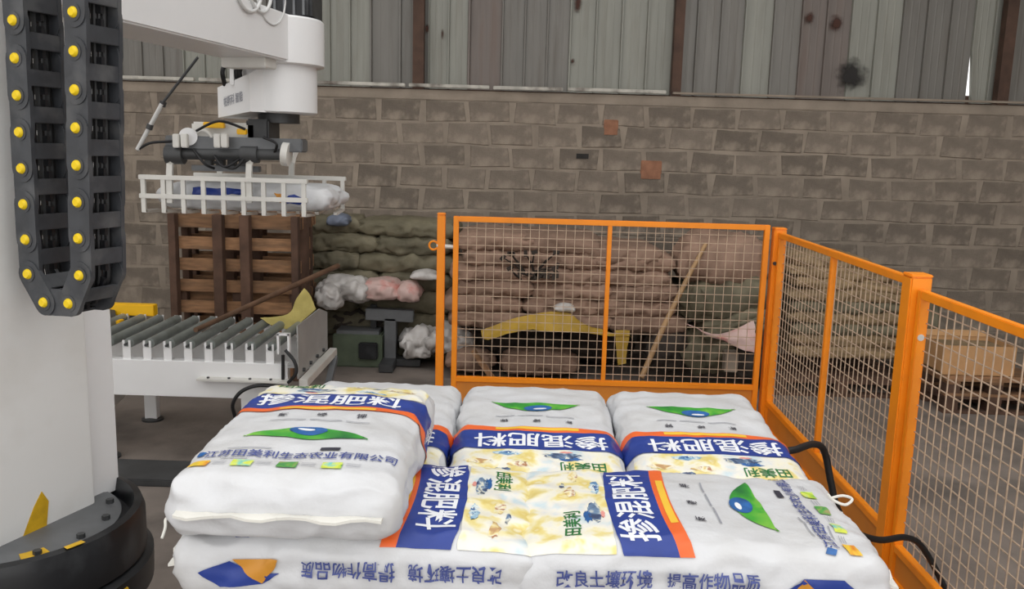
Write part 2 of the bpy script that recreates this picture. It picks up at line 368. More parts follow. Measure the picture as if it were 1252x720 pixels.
# ------------------------------------------------------------------ sacks: one soft shape function for all of them
class Sack:
    def __init__(s, L, W, H, r=.07, seed=0, wr=.006, bulge=.018, pinch=.3, sag=0.0, fold=0.0):
        s.L, s.W, s.H, s.r, s.seed, s.wr, s.bulge, s.pinch, s.sag, s.fold = L, W, H, min(r, H * .49), seed, wr, bulge, pinch, sag, fold
    def F(s, a, b, c):
        hx, hy, hz = s.L / 2, s.W / 2, s.H / 2; r = s.r
        P = Vector((a * hx, b * hy, c * hz))
        q = Vector((max(-hx + r, min(hx - r, P.x)), max(-hy + r, min(hy - r, P.y)), max(-hz + r, min(hz - r, P.z))))
        d = P - q
        if d.length > 1e-9: P = q + d.normalized() * r
        u, v = P.x / hx, P.y / hy
        if P.z > 0: P.z += s.bulge * (1 - u * u) * (1 - v * v) * P.z / hz
        P.z *= 1 - s.pinch * abs(u) ** 5
        P.z -= s.sag * u * u * s.H
        P.y *= 1 - .05 * (1 - abs(u)) * 0 + .03 * abs(u) ** 6 - .02
        sd = Vector((s.seed * 3.17, s.seed * 1.31, s.seed * 2.3))
        n1 = noise.noise(P * 7 + sd); n2 = noise.noise(Vector((P.x * 22, P.y * 13, P.z * 16)) + sd); n3 = abs(noise.noise(Vector((P.x * 9 + P.y * 6, P.y * 11 - P.x * 5, P.z * 20)) + sd * 2))
        edge = max(abs(u), abs(v)) ** 4
        out = (P - Vector((u * hx * .7, v * hy * .7, 0))).normalized()
        P += out * s.wr * (n1 * 1.3 + (n2 * .7 + (.5 - n3 * 2.2) * 1.0) * (.45 + 1.1 * edge))
        if s.fold:
            P.z += s.fold * math.sin(P.x * 9 + s.seed + 2.5 * noise.noise(P * 3 + sd)) * (1 if P.z > 0 else .6)
        return P
    def N(s, face, p, q):
        e = .004; A = s.map(face, p + e, q) - s.map(face, p - e, q); B = s.map(face, p, q + e) - s.map(face, p, q - e)
        n = A.cross(B).normalized()
        ref = {'top': Vector((0, 0, 1)), 'near': Vector((0, -1, 0)), 'back': Vector((0, 1, 0))}[face]
        return n if n.dot(ref) >= 0 else -n
    def map(s, face, p, q):
        if face == 'top': return s.F(2 * p / s.L, 2 * q / s.W, 1)
        return s.F(2 * p / s.L, -1 if face == 'near' else 1, 2 * q / s.H)
    def mesh(s, nx, ny, nz, name):
        def sp(n): return [(t * (1.35 - .35 * t * t)) for t in (-1 + 2 * i / n for i in range(n + 1))]
        X, Y, Z = sp(nx), sp(ny), sp(nz); idx = {}; vs = []; fs = []
        def V(a, b, c):
            k = (round(a, 6), round(b, 6), round(c, 6))
            if k not in idx: idx[k] = len(vs); vs.append(s.F(a, b, c))
            return idx[k]
        for c in (-1, 1):
            for i in range(nx):
                for j in range(ny): fs.append([V(X[i], Y[j], c), V(X[i + 1], Y[j], c), V(X[i + 1], Y[j + 1], c), V(X[i], Y[j + 1], c)])
        for b in (-1, 1):
            for i in range(nx):
                for j in range(nz): fs.append([V(X[i], b, Z[j]), V(X[i + 1], b, Z[j]), V(X[i + 1], b, Z[j + 1]), V(X[i], b, Z[j + 1])])
        for a in (-1, 1):
            for i in range(ny):
                for j in range(nz): fs.append([V(a, Y[i], Z[j]), V(a, Y[i + 1], Z[j]), V(a, Y[i + 1], Z[j + 1]), V(a, Y[i], Z[j + 1])])
        me = bpy.data.meshes.new(name); me.from_pydata(vs, [], fs)
        bm = bmesh.new(); bm.from_mesh(me); bmesh.ops.recalc_face_normals(bm, faces=bm.faces); bm.to_mesh(me); bm.free()
        for p in me.polygons: p.use_smooth = True
        return me

TXT = {}
def text_polys(body, size):
    if body not in TXT:
        c = bpy.data.curves.new('lettering_source', 'FONT'); c.body = body; c.size = 1; c.align_x = 'CENTER'; c.align_y = 'CENTER'; c.resolution_u = 3; c.offset = .016
        o = bpy.data.objects.new('lettering_source', c); COL.objects.link(o)
        me = bpy.data.meshes.new_from_object(o.evaluated_get(bpy.context.evaluated_depsgraph_get()))
        xs = [v.co.x for v in me.vertices]; ys = [v.co.y for v in me.vertices]; cc = Vector(((min(xs) + max(xs)) / 2, (min(ys) + max(ys)) / 2, 0))
        TXT[body] = ([v.co - cc for v in me.vertices], [tuple(p.vertices) for p in me.polygons])
        bpy.data.objects.remove(o); bpy.data.curves.remove(c); bpy.data.meshes.remove(me)
    vs, fs = TXT[body]
    return [(v.x * size, v.y * size) for v in vs], fs

def decal(sack, face, vs, fs, off, name, m, parent, maxlen=.014):
    bm = bmesh.new(); bv = [bm.verts.new((x, y, 0)) for x, y in vs]
    for f in fs:
        try: bm.faces.new([bv[i] for i in f])
        except ValueError: pass
    bmesh.ops.triangulate(bm, faces=bm.faces[:])
    for _ in range(6):
        long = [e for e in bm.edges if e.calc_length() > maxlen]
        if not long: break
        bmesh.ops.subdivide_edges(bm, edges=long, cuts=1); bmesh.ops.triangulate(bm, faces=[f for f in bm.faces if len(f.verts) > 3])
    for v in bm.verts:
        x, y = v.co.x, v.co.y
        v.co = sack.map(face, x, y) + sack.N(face, x, y) * off
    me = bpy.data.meshes.new(name); bm.normal_update(); bm.to_mesh(me); bm.free()
    for p in me.polygons: p.use_smooth = True
    me.materials.append(m); o = bpy.data.objects.new(name, me); COL.objects.link(o); o.parent = parent
    return o
def rect(x0, x1, y0, y1): return [(x0, y0), (x1, y0), (x1, y1), (x0, y1)], [(0, 1, 2, 3)]
def join(parts):
    V, Fs = [], []
    for vs, fs in parts:
        k = len(V); V += vs; Fs += [tuple(i + k for i in f) for f in fs]
    return V, Fs

BL, BWD, BHT = .76, .505, .15
def printed_bag(loc, rotz, tilt, label, seed, L=BL, W=BWD, H=BHT, wr=.0068, shift=0.0, full=True):
    sk = Sack(L, W, H, .052, seed, wr, .014, .16)
    me = sk.mesh(84, 54, 14, 'fertilizer_bag'); me.materials.append(M['bagw'])
    o = bpy.data.objects.new('fertilizer_bag', me); COL.objects.link(o)
    o.location = loc; o.rotation_euler = (tilt[0], tilt[1], rotz)
    tag(o, label, 'bag', 'printed fertiliser bags on the pallet')
    e = L / 2 + shift                                         # company end
    hw = W / 2
    def X(d): return e - d
    def T(body, x, y, size, sx=1.0):                          # lettering reads along +y, its top towards the head end (-x)
        vs, fs = text_polys(body, size)
        return [(x - b, y + a * sx) for a, b in vs], fs
    # flower pattern panel at the head end
    fp = decal(sk, 'top', *rect(X(L + shift - .012), X(.60), -hw * .99, hw * .99), .0022, 'flower_pattern', M['pattern'], o)
    def blob(d, y, rx, ry, m, name, k):
        r = random.Random(k); n = 18
        pts = [(X(d) + math.cos(2 * math.pi * i / n) * rx * r.uniform(.55, 1.2), y + math.sin(2 * math.pi * i / n) * ry * r.uniform(.6, 1.2)) for i in range(n)]
        decal(sk, 'top', pts, [tuple(range(n))], .0030, name, M[m], fp)
    blob(.625, .085, .014, .05, 'motif_a', 'pale_blue_motif', 1); blob(.622, .085, .007, .025, 'p_globe', 'blue_motif', 2)
    blob(.635, -.065, .018, .055, 'motif_b', 'navy_motif', 3); blob(.652, -.09, .010, .04, 'p_globe', 'blue_motif', 4)
    blob(.675, .17, .014, .04, 'motif_c', 'brown_motif', 5); blob(.685, .05, .012, .035, 'motif_c', 'brown_motif', 6); blob(.617, -.08, .006, .02, 'p_pink', 'pink_motif', 7)
    blob(.705, .10, .008, .025, 'motif_b', 'navy_motif', 8)
    # band, bent like a smile
    def arcband(d0, d1, bend, y0=-hw, y1=hw, n=14):
        vs = []; fs = []
        for i in range(n + 1):
            y = y0 + (y1 - y0) * i / n; k = bend * (1 - (y / hw) ** 2)
            vs += [(X(d0) - k, y), (X(d1) - k, y)]
        for i in range(n): fs.append((2 * i, 2 * i + 1, 2 * i + 3, 2 * i + 2))
        return vs, fs
    bb = decal(sk, 'top', *arcband(.465, .585, .018), .0026, 'blue_band', M['p_blue'], o)
    ob = decal(sk, 'top', *arcband(.432, .465, .018), .0026, 'orange_band', M['p_orange'], o)
    decal(sk, 'top', *arcband(.436, .453, .018, -hw * .5, hw * .5), .0032, 'yellow_stripe', M['p_yellow'], ob)
    for face, sgn in (('near', 1), ('back', 1)):
        sb = decal(sk, face, *rect(X(.585), X(.465), -H / 2, H / 2), .0024, 'blue_side_panel', M['p_blue'], o)
        up = 1 if face == 'near' else -1
        vs, fs = text_polys('掺混肥料', .026)
        decal(sk, face, [(X(.525) + a, .0 + up * b) for a, b in vs], fs, .0034, 'side_lettering', M['p_white'], sb)
        decal(sk, face, *rect(X(.465), X(.432), -H / 2, H / 2), .0024, 'orange_side_stripe', M['p_orange'], o)
        prt = []
        for body, cx in (('改良土壤环境', -.215), ('提高作物品质', .015)):
            vs, fs = text_polys(body, .0335)
            prt.append(([(cx + a, .016 + up * b * 1.2) for a, b in vs], fs))
        if SIDE_TEXT.get(seed, None) == face:
            decal(sk, face, *join(prt), .0065, 'slogan_lettering', M['p_text'], o)
            lx = .24
            em = decal(sk, face, [(lx - .075, up * .0 + .0), (lx - .035, up * .028), (lx + .045, up * .03), (lx + .09, up * -.002), (lx + .03, up * -.03), (lx - .01, up * -.002)], [(0, 1, 2, 3, 4, 5)], .0034, 'blue_emblem', M['p_blue'], o)
            decal(sk, face, [(lx - .08, up * -.035), (lx - .034, up * .027), (lx + .0, up * -.002), (lx + .024, up * -.034)], [(0, 1, 2, 3)], .004, 'gold_wedge', M['p_gold'], em)
        sb.hide_render = False
    if SIDE_TEXT.get(seed):
        for ch in list(o.children):
            if ch.name.startswith(('blue_side_panel', 'orange_side_stripe')):
                fc = ch.data.vertices[0].co.y
                if (fc < 0) == (SIDE_TEXT[seed] == 'near'):
                    for g in list(ch.children): bpy.data.objects.remove(g)
                    bpy.data.objects.remove(ch)
    decal(sk, 'top', *T('掺混肥料', X(.525) - .018, -.01, .092, 1.08), .0034, 'blend_lettering', M['p_white'], bb)
    # nutrient line and small print
    decal(sk, 'top', *join([T('氮', X(.385) - .012, -.10, .026), T('磷', X(.385) - .012, 0, .026), T('钾', X(.385) - .012, .10, .026)]), .003, 'nutrient_lettering', M['p_dark'], o)
    decal(sk, 'top', *join([rect(X(.355), X(.351), -.12, -.03), rect(X(.355), X(.351), -.02, .06), rect(X(.355), X(.351), .07, .13)]), .003, 'small_print', M['p_grey'], o)
    # green leaf with a blue globe
    n = 16; up_ = []; lo = []
    for i in range(n + 1):
        t = -1 + 2 * i / n; y = t * .145
        up_.append((X(.235) - .066 * (1 - t * t) ** .9 + .006 * t * t, y)); lo.append((X(.235) + .004 * (1 - t * t), y))
    lf = decal(sk, 'top', up_ + lo, [(i, i + 1, n + 2 + i, n + 1 + i) for i in range(n)], .0028, 'green_leaf', M['leafgrad'], o)
    gl = [(X(.280) + .026 * math.sin(2 * math.pi * i / 20), -.005 + .046 * math.cos(2 * math.pi * i / 20)) for i in range(20)]
    decal(sk, 'top', gl, [tuple(range(20))], .0036, 'blue_globe', M['p_globe'], lf)
    sw = [(X(.287) + .007 * math.sin(2 * math.pi * i / 12), -.012 + .022 * math.cos(2 * math.pi * i / 12)) for i in range(12)]
    decal(sk, 'top', sw, [tuple(range(12))], .0043, 'globe_cloud', M['p_white'], lf)
    # company line, rule, photographs
    if full:
        decal(sk, 'top', *T('江苏田美利生态农业有限公司', X(.135), .012, .034), .003, 'company_lettering', M['p_text'], o)
        decal(sk, 'top', *rect(X(.178), X(.162), .05, .095), .003, 'black_label', M['p_dark'], o)
        decal(sk, 'top', *join([rect(X(.163), X(.160), -.16, -.06), rect(X(.112), X(.109), -.16, -.1)]), .003, 'small_print', M['p_grey'], o)
        em = decal(sk, 'top', [(X(.155), -.225), (X(.135), -.23), (X(.128), -.212), (X(.146), -.205)], [(0, 1, 2, 3)], .003, 'small_emblem', M['p_globe'], o)
        for i, k in enumerate(('photo1', 'photo2', 'photo3', 'photo2')):
            y = -.20 + i * .098
            decal(sk, 'top', *rect(X(.100), X(.072), y - .022, y + .022), .003, 'printed_photo', M[k], o)
            decal(sk, 'top', *join([rect(X(.096 - .006 * j), X(.0945 - .006 * j), y + .03, y + .062) for j in range(3)]), .003, 'small_print', M['p_grey'], o)
    decal(sk, 'top', *T('田美利', X(.69), -.125, .044), .0034, 'green_lettering', M['p_dgreen'], o)
    # sewn ends
    for s_ in (-1, 1):
        mb = MB(); k = 14; top = []; bot = []
        for i in range(k + 1):
            y = -hw * .84 + 2 * hw * .84 * i / k
            p = sk.F(s_, y / hw, 0); wob = .006 * math.sin(i * 1.3 + seed)
            top.append((p + Vector((-s_ * .004, 0, .004)), p + Vector((s_ * .02, 0, wob + .003))))
            bot.append((p + Vector((-s_ * .004, 0, -.004)), p + Vector((s_ * .02, 0, wob - .003))))
        vs = [q for pr in top for q in pr] + [q for pr in bot for q in pr]; m_ = 2 * (k + 1); fs = []
        for i in range(k):
            a = 2 * i; fs += [(a, a + 1, a + 3, a + 2), (m_ + a, m_ + a + 2, m_ + a + 3, m_ + a + 1), (a + 1, m_ + a + 1, m_ + a + 3, a + 3), (a, a + 2, m_ + a + 2, m_ + a)]
        fs += [(0, m_, m_ + 1, 1), (2 * k, 2 * k + 1, m_ + 2 * k + 1, m_ + 2 * k)]
        me2 = bpy.data.meshes.new('sewn_end'); me2.from_pydata([tuple(v) for v in vs], [], fs); me2.materials.append(M['seam'])
        q = bpy.data.objects.new('sewn_end', me2); COL.objects.link(q); q.parent = o
    return o, sk

# layer heights: pallet .13, six layers, and the first bag of the seventh
ZL = 1.025 - BHT / 2                                 # centre of the printed layer
SX, SYF = .065, 1.70                                 # middle seam and front face of the stack
SIDE_TEXT = {11: 'near', 12: 'back'}
yb = SYF + BWD + BL / 2 - .005
b11, _ = printed_bag((SX + BL / 2 - .03, SYF + BWD / 2, ZL), 0, (0, 0), 'white bag lying crosswise at front right, leaf turned sideways beside a blue band', 11, L=.82)
b12, _ = printed_bag((SX - BL / 2 - .02, SYF + BWD / 2, ZL), math.pi, (0, 0), 'white bag lying crosswise under the raised left bag, emblem on its near side', 12, L=.80, shift=-.02)
printed_bag((-.44, yb, ZL), math.pi / 2, (0, -.05), 'white bag mostly hidden behind the raised left bag, green leaf at its far end', 13, shift=-.02, full=False)
printed_bag((SX, yb, ZL), math.pi / 2, (0, -.05), 'white bag printed upside down in the middle of the back row, yellow flower print', 14, shift=-.02, full=False)
printed_bag((SX + .505, yb, ZL), math.pi / 2, (0, -.05), 'white bag printed upside down at the right end of the back row', 15, shift=-.02, full=False)
ZT = ZL + BHT + .0
printed_bag((-.485, SYF + BL / 2 - .03, ZT), -math.pi / 2, (0, .0), 'raised white bag on top at left, four small pictures near its front edge', 16)
def thread(bag, pts):
    t = MB().tube(smoothpath(pts, 5), .0035, 6).build('sewing_thread', M['seam'], loc=(0, 0, 0), smooth=True)
    t.parent = bag; t.matrix_parent_inverse = (Matrix.Translation(bag.location) @ bag.rotation_euler.to_matrix().to_4x4()).inverted()
thread(b12, [at(212, 636, 1.92), at(203, 634, 1.90), at(202, 645, 1.88), at(198, 658, 1.86)])
thread(b11, [at(1012, 604, 2.0), at(1020, 612, 2.0), at(1034, 617, 2.0), at(1042, 610, 2.02), at(1030, 606, 2.04), at(1016, 609, 2.03)])
# plain lower layers
skl = Sack(BL, BWD, BHT - .004, .07, 31, .005, .004, .3); lowm = skl.mesh(30, 20, 6, 'fertilizer_bag'); lowm.materials.append(M['bagw'])
for k in range(1, 6):
    z = ZL - BHT * k; flip = k % 2
    if flip: spots = [(SX - .505, SYF + BL / 2, math.pi / 2), (SX, SYF + BL / 2, math.pi / 2), (SX + .505, SYF + BL / 2, math.pi / 2), (SX - BL / 2, SYF + BL + BWD / 2, 0), (SX + BL / 2, SYF + BL + BWD / 2, 0)]
    else: spots = [(SX + BL / 2, SYF + BWD / 2, 0), (SX - BL / 2, SYF + BWD / 2, 0), (SX - .505, yb, math.pi / 2), (SX, yb, math.pi / 2), (SX + .505, yb, math.pi / 2)]
    for x, y, rz in spots:
        o = bpy.data.objects.new('fertilizer_bag', lowm); COL.objects.link(o); o.location = (x, y, z); o.rotation_euler.z = rz
        tag(o, 'white bag stacked in the lower layers beneath the printed bags', 'bag', 'bags in the lower layers of the pallet')

# pallet maker
def pallet(loc, wx, wy, label, group, m='wood', h=.13):
    t = thing('wooden_pallet', label, 'pallet', loc, group); L0 = Vector(loc)
    for i in range(3):
        y = -wy / 2 + .05 + (wy - .1) * i / 2
        MB().box(L0 + Vector((0, y, .011)), (wx, .1, .022)).build('bottom_board', M[m], t, bevel=.002)
        for j in range(3):
            x = -wx / 2 + .06 + (wx - .12) * j / 2
            MB().box(L0 + Vector((x, y, .022 + (h - .066) / 2)), (.1, .095, h - .066)).build('block', M['wood_dk'], t, bevel=.002)
    for j in range(3):
        x = -wx / 2 + .06 + (wx - .12) * j / 2
        MB().box(L0 + Vector((x, 0, h - .033)), (.1, wy, .022)).build('stringer_board', M[m], t, bevel=.002)
    nb = max(5, round(wy / .15))
    for i in range(nb):
        y = -wy / 2 + .05 + (wy - .1) * i / (nb - 1)
        MB().box(L0 + Vector((0, y, h - .011)), (wx, .1, .022)).build('deck_board', M[m], t, bevel=.002)
    return t
pallet((SX, SYF + .62, 0), 1.5, 1.24, 'wooden pallet carrying the stack of white bags', None, h=1.025 - 6 * BHT + .002)

# ------------------------------------------------------------------ the column robot
HD = Vector((math.sin(R(20)), math.cos(R(20)), 0)); RT = Vector((math.cos(R(20)), -math.sin(R(20)), 0))
RC = Vector((-1.775, 2.81, 0)); RZ = .49
def rp(r, h, z): return RC + RT * r + HD * h + Vector((0, 0, z))
rob = thing('column_palletizer', 'tall white column palletising robot with horizontal arm on a round black base', 'robot', RC)
MB().lathe(RC, [(.47, 0), (.47, .03), (.43, .05), (.43, RZ - .24), (.472, RZ - .22), (.475, RZ - .12), (.43, RZ - .10)], 64).build('base_drum', M['black'], rob, smooth=True, bevel=0)
MB().lathe(RC, [(.42, RZ - .11), (.452, RZ - .10), (.452, RZ + .03), (.44, RZ + .065), (.415, RZ + .07), (.40, RZ + .0), (.30, RZ)], 64).build('slewing_ring', M['black'], rob, smooth=True)
MB().lathe(RC, [(.33, RZ - .005), (.37, RZ + .0), (.37, RZ + .03), (.35, RZ + .036)], 64).build('turntable_flange', M['mid'], rob, smooth=True)
for i in range(14):
    a = 2 * math.pi * (i + .3) / 14; c = RC + Vector((math.cos(a) * .335, math.sin(a) * .335, RZ + .03))
    MB().tube([c, c + Vector((0, 0, .022))], .014, 6).build('flange_bolt', M['dkgrey'], rob)
def octo(r0, r1, h0, h1, ch):
    P = [(r0 + ch, h0), (r1 - ch, h0), (r1, h0 + ch), (r1, h1 - ch), (r1 - ch, h1), (r0 + ch, h1), (r0, h1 - ch), (r0, h0 + ch)]
    return [tuple((RC + RT * a + HD * b)[:2]) for a, b in P]
MB().prism(octo(-.15, .15, -.27, .262, .018), RZ + .02, 3.3).build('column', M['white'], rob, bevel=.004)
MB().prism(octo(-.13, .10, .262, .42, .01), RZ + .02, 3.3).build('front_rail', M['white2'], rob, bevel=.003)
# yellow paint smears on the foot of the column and the flange
def patch(pts, m, name, d): MB().slab(pts, d).build(name, m, rob)
patch([rp(.151, -.06, RZ + .03), rp(.151, .035, RZ + .03), rp(.151, .05, RZ + .12), rp(.151, .025, RZ + .165), rp(.151, -.01, RZ + .12)], M['yel_smear'], 'paint_smear', RT * .0015)
for a0, a1, ra, rb, z in ((-52, -38, .345, .30, RZ + .037), (-36, -28, .438, .416, RZ + .0715)):
    pts = [RC + Vector((math.cos(R(a0 + (a1 - a0) * i / 4)) * ra, math.sin(R(a0 + (a1 - a0) * i / 4)) * ra, z)) for i in range(5)] + [RC + Vector((math.cos(R(a1 - (a1 - a0) * i / 4)) * rb, math.sin(R(a1 - (a1 - a0) * i / 4)) * rb, z)) for i in range(5)]
    patch(pts, M['yel_smear'], 'paint_smear', (0, 0, .0015))
pts0 = [RC + Vector((math.cos(R(a)) * .4745, math.sin(R(a)) * .4745, RZ - .165 + .0004 * (a + 60))) for a in range(-52, -8, 4)]
MB().tube(pts0, .007, 6).build('paint_streak', M['yel_smear'], rob)

# arm
AZ0 = 2.275
AE = Vector((-1.335, 4.75, 0))                      # drum centre
AS = RC + HD * .30 + RT * .03
ad = (AE - AS).normalized(); an = Vector((ad.y, -ad.x, 0))
hw0, hw1 = .17, .15
ol = [AS - an * hw0 - ad * .3, AS + an * hw0 - ad * .3, AE + an * hw1, AE - an * hw1]
MB().prism([tuple(p[:2]) for p in ol], AZ0, AZ0 + .235).build('arm', M['white2'], rob, bevel=.008)
MB().lathe(AE + Vector((0, 0, 0)), [(.235, AZ0 - .012), (.245, AZ0 - .004), (.245, AZ0 + .222), (.235, AZ0 + .232)], 56).build('arm_end_drum', M['white2'], rob, smooth=True)
pl = at(0, 0, 4.45)
MB().box(AE - ad * .32 + Vector((0, 0, AZ0 - .025)), (.24, .12, .05), Matrix.Rotation(math.atan2(-ad.x, ad.y), 3, 'Z')).build('arm_bracket', M['alu'], rob, bevel=.004)
MB().box(AE + Vector((.10, .02, AZ0 + .38)), (.22, .26, .30)).build('servo_motor', M['black'], rob, bevel=.015)
for i in range(4): 
    MB().box(AE + Vector((.02 + i * .05, -.112, AZ0 + .38)), (.012, .012, .27)).build('motor_fin', M['mid'], rob)
# cable loop on the arm
la = AE - ad * .62 + an * .165 + Vector((0, 0, AZ0 + .26))
for k, rr in enumerate((.13, .115, .155)):
    MB().tube(arc(la + Vector((0, .02 * k, .05)) + ad * .1 * k, rr, 150 - 8 * k, 400 - 12 * k, 26, ad, (0, 0, 1)), .008 if k < 2 else .004, 8).build('looped_cable', M['wirew'], rob, smooth=True)
MB().tube(arc(la + an * .01 + Vector((0, 0, .1)) + ad * .35, .06, 100, 420, 18, ad, (0, 0, 1)), .008, 8).build('looped_cable', M['wirew'], rob, smooth=True)
# wrist
WZ0, WZ1 = 2.015, AZ0 - .012
MB().lathe(AE, [(.195, WZ0), (.205, WZ0 + .008), (.205, WZ1)], 48).build('wrist_drum', M['white2'], rob, smooth=True)
wa = at(266, 110, 4.42); wb_ = at(306, 110, 4.47)
nb = Vector((-(wb_ - wa).y, (wb_ - wa).x, 0)).normalized()
def vz(p, z): return Vector((p.x, p.y, z))
w0, w1 = at(266, 112, 4.62), at(305, 108, 4.50)
wq = [w0, w1, AE + Vector((.0, -.19, 0)), AE + Vector((-.05, .18, 0)), w0 + Vector((.1, .2, 0))]
mbw = MB(); zs_l, zs_r = at(266, 107, 4.62).z, at(305, 90, 4.50).z
topz = [zs_l, zs_r, WZ1, WZ1, zs_l]
zb_l = at(266, 145, 4.62).z
n = 5; vs = [vz(p, zb) for p, zb in zip(wq, (zb_l + .005, WZ0, WZ0, WZ0, zb_l + .005))] + [vz(p, z) for p, z in zip(wq, topz)]
mbw.add(vs, [(i, (i + 1) % n, n + (i + 1) % n, n + i) for i in range(n)] + [(4, 3, 2, 1, 0), (5, 6, 7, 8, 9)])
wbx = mbw.build('wrist_housing', M['white2'], rob)
vs, fs = text_polys('帕斯科 智能', .05)
dx = (w1 - w0); dx.z = 0; dl = dx.length; dx.normalize(); nn = Vector((dx.y, -dx.x, 0))
cen = vz((w0 + w1) / 2, (at(285, 121, 4.56)).z)
me = bpy.data.meshes.new('wrist_lettering'); me.from_pydata([tuple(cen + dx * a * .55 + Vector((0, 0, b * 1.1 + a * .12)) + nn * .003 - RC) for a, b in vs], [], fs); me.materials.append(M['p_grey'])
o = bpy.data.objects.new('wrist_lettering', me); COL.objects.link(o); o.parent = rob
for px in (276, 293, 297): 
    MB().tube(smoothpath([at(px, 78, 4.6), at(px - 4, 88, 4.56), at(px - 1, 104, 4.6)]), .012, 8).build('wrist_hose', M['cable'], rob, smooth=True)
MB().bar(at(284, 78, 4.56), at(284, 104, 4.56), .02, .02).build('hose_guide', M['white2'], rob)

# gripper
gy = 4.62
MB().cyl(AE + Vector((0, 0, WZ0 - .05)), AE + Vector((0, 0, WZ0 + .02)), .11, 32).build('gripper_flange', M['dkgrey'], rob, smooth=True)
MB().box(at(283, 162, 4.74), (.34, .26, .10)).build('gripper_head', M['alu'], rob, bevel=.01)
MB().box(at(322, 160, 4.72), (.12, .22, .12)).build('gripper_motor', M['dkgrey'], rob, bevel=.01)
MB().box(at(262, 153, 4.58), (.11, .03, .03)).build('valve_bank', M['yellow2'], rob, bevel=.004)
MB().box(at(296, 161, 4.57), (.05, .03, .03)).build('valve_bank', M['yellow2'], rob, bevel=.004)
MB().cyl(at(230, 167, 4.52), at(230, 167, 4.72), .046, 24).build('air_cylinder', M['white2'], rob, smooth=True)
MB().tube(arc(at(248, 172, 4.55), .05, 200, -20, 14), .009, 8).build('gripper_bow', M['alu'], rob, smooth=True)
MB().box(at(290, 176, 4.60), (.72, .12, .07)).build('cross_beam', M['mid'], rob, bevel=.006)
MB().cyl(at(208, 188, 4.55), at(352, 189, 4.55), .03, 20).build('pivot_shaft', M['dkgrey'], rob, smooth=True)
MB().cyl(at(346, 188, 4.55), at(354, 189, 4.55), .062, 24).build('shaft_end_disc', M['alu'], rob, smooth=True)
MB().cyl(at(204, 189, 4.55), at(225, 189, 4.55), .05, 20).build('shaft_bearing', M['dkgrey'], rob, smooth=True)
MB().cyl(at(296, 189, 4.55), at(316, 189, 4.55), .045, 20).build('shaft_bearing', M['dkgrey'], rob, smooth=True)
for px in (216, 226, 266, 275):
    MB().box(at(px, 172, 4.5), (.035, .03, .07)).build('clamp_lug', M['alu'], rob, bevel=.004)
for px in (212, 309):
    a = smoothpath([at(px + 3, 181, gy - .06), at(px - 4, 200, gy - .09), at(px - 4, 247, gy - .09)], 4)
    mb = MB()
    for p, q in zip(a[:-1], a[1:]): mb.bar(p, q + (q - p) * .1, .03, .022)
    mb.build('swing_arm', M['alu'], rob)
    a = [p + Vector((.09, .50, 0)) for p in a]; mb = MB()
    for p, q in zip(a[:-1], a[1:]): mb.bar(p, q + (q - p) * .1, .03, .022)
    mb.build('swing_arm', M['alu'], rob)
FY = gy - .10
def fork(Y, dx, nt):
    t0, t1, b0, b1 = at(170, 214, FY), at(376, 224, FY), at(170, 238, FY), at(376, 246, FY)
    sh = Vector((dx, Y - FY, 0))
    zt, zb = (t0.z + t1.z) / 2, (b0.z + b1.z) / 2
    xa, xb = t0.x, t1.x
    MB().bar(Vector((xa, FY, zt)) + sh, Vector((xb, FY, zt)) + sh, .025, .024).build('fork_rail', M['alu'], rob, bevel=.002)
    MB().bar(Vector((xa, FY, zb)) + sh, Vector((xb, FY, zb)) + sh, .025, .024).build('fork_rail', M['alu'], rob, bevel=.002)
    for i in range(nt):
        x = xa + .02 + (xb - xa - .04) * i / (nt - 1)
        s = 1 if Y == FY else -1
        mb = MB().bar(Vector((x, FY, zt)) + sh, Vector((x, FY, zb - .085)) + sh, .022, .018)
        mb.bar(Vector((x, FY, zb - .08)) + sh, Vector((x, FY + s * .2, zb - .09)) + sh, .022, .016)
        mb.build('fork_tine', M['alu'], rob)
    return zb
gz = fork(FY, 0, 9); fork(FY + .50, .10, 9)
for k, (pa_, pb_, pc_) in enumerate((((240, 160), (268, 148), (300, 158)), ((262, 190), (275, 204), (296, 192)), ((300, 192), (285, 206), (262, 198)), ((322, 168), (338, 176), (334, 190)), ((236, 182), (250, 200), (262, 206)))):
    MB().tube(smoothpath([at(*pa_, 4.52), at(*pb_, 4.50), at(*pc_, 4.54)], 6), .007, 8).build('air_hose', M['cable'], rob, smooth=True)
for px, py in ((256, 196), (270, 197), (284, 197), (298, 198)): MB().box(at(px, py, 4.60), (.04, .05, .05)).build('linkage_block', M['dkgrey'], rob, bevel=.004)
MB().bar(at(236, 205, 4.6), at(318, 207, 4.6), .05, .03).build('linkage_bar', M['mid'], rob, bevel=.003)
# bent hose / feeler rod beside the gripper
MB().tube(smoothpath([at(235, 171, 4.55), at(205, 173, 4.5), at(183, 175, 4.48), at(168, 183, 4.48), at(172, 176, 4.48)], 5), .007, 8).build('air_hose', M['cable'], rob, smooth=True)
MB().cyl(at(168, 183, 4.48), at(198, 127, 4.46), .011, 10).build('feeler_rod', M['wirew'], rob, smooth=True)
MB().cyl(at(198, 127, 4.46), at(242, 70, 4.43), .007, 10).build('feeler_rod', M['dkgrey'], rob, smooth=True)
for px, py in ((182, 155), (198, 127)): MB().cyl(at(px, py + 3, 4.47), at(px + 2, py - 3, 4.47), .017, 10).build('rod_joint', M['dkgrey'], rob, smooth=True)
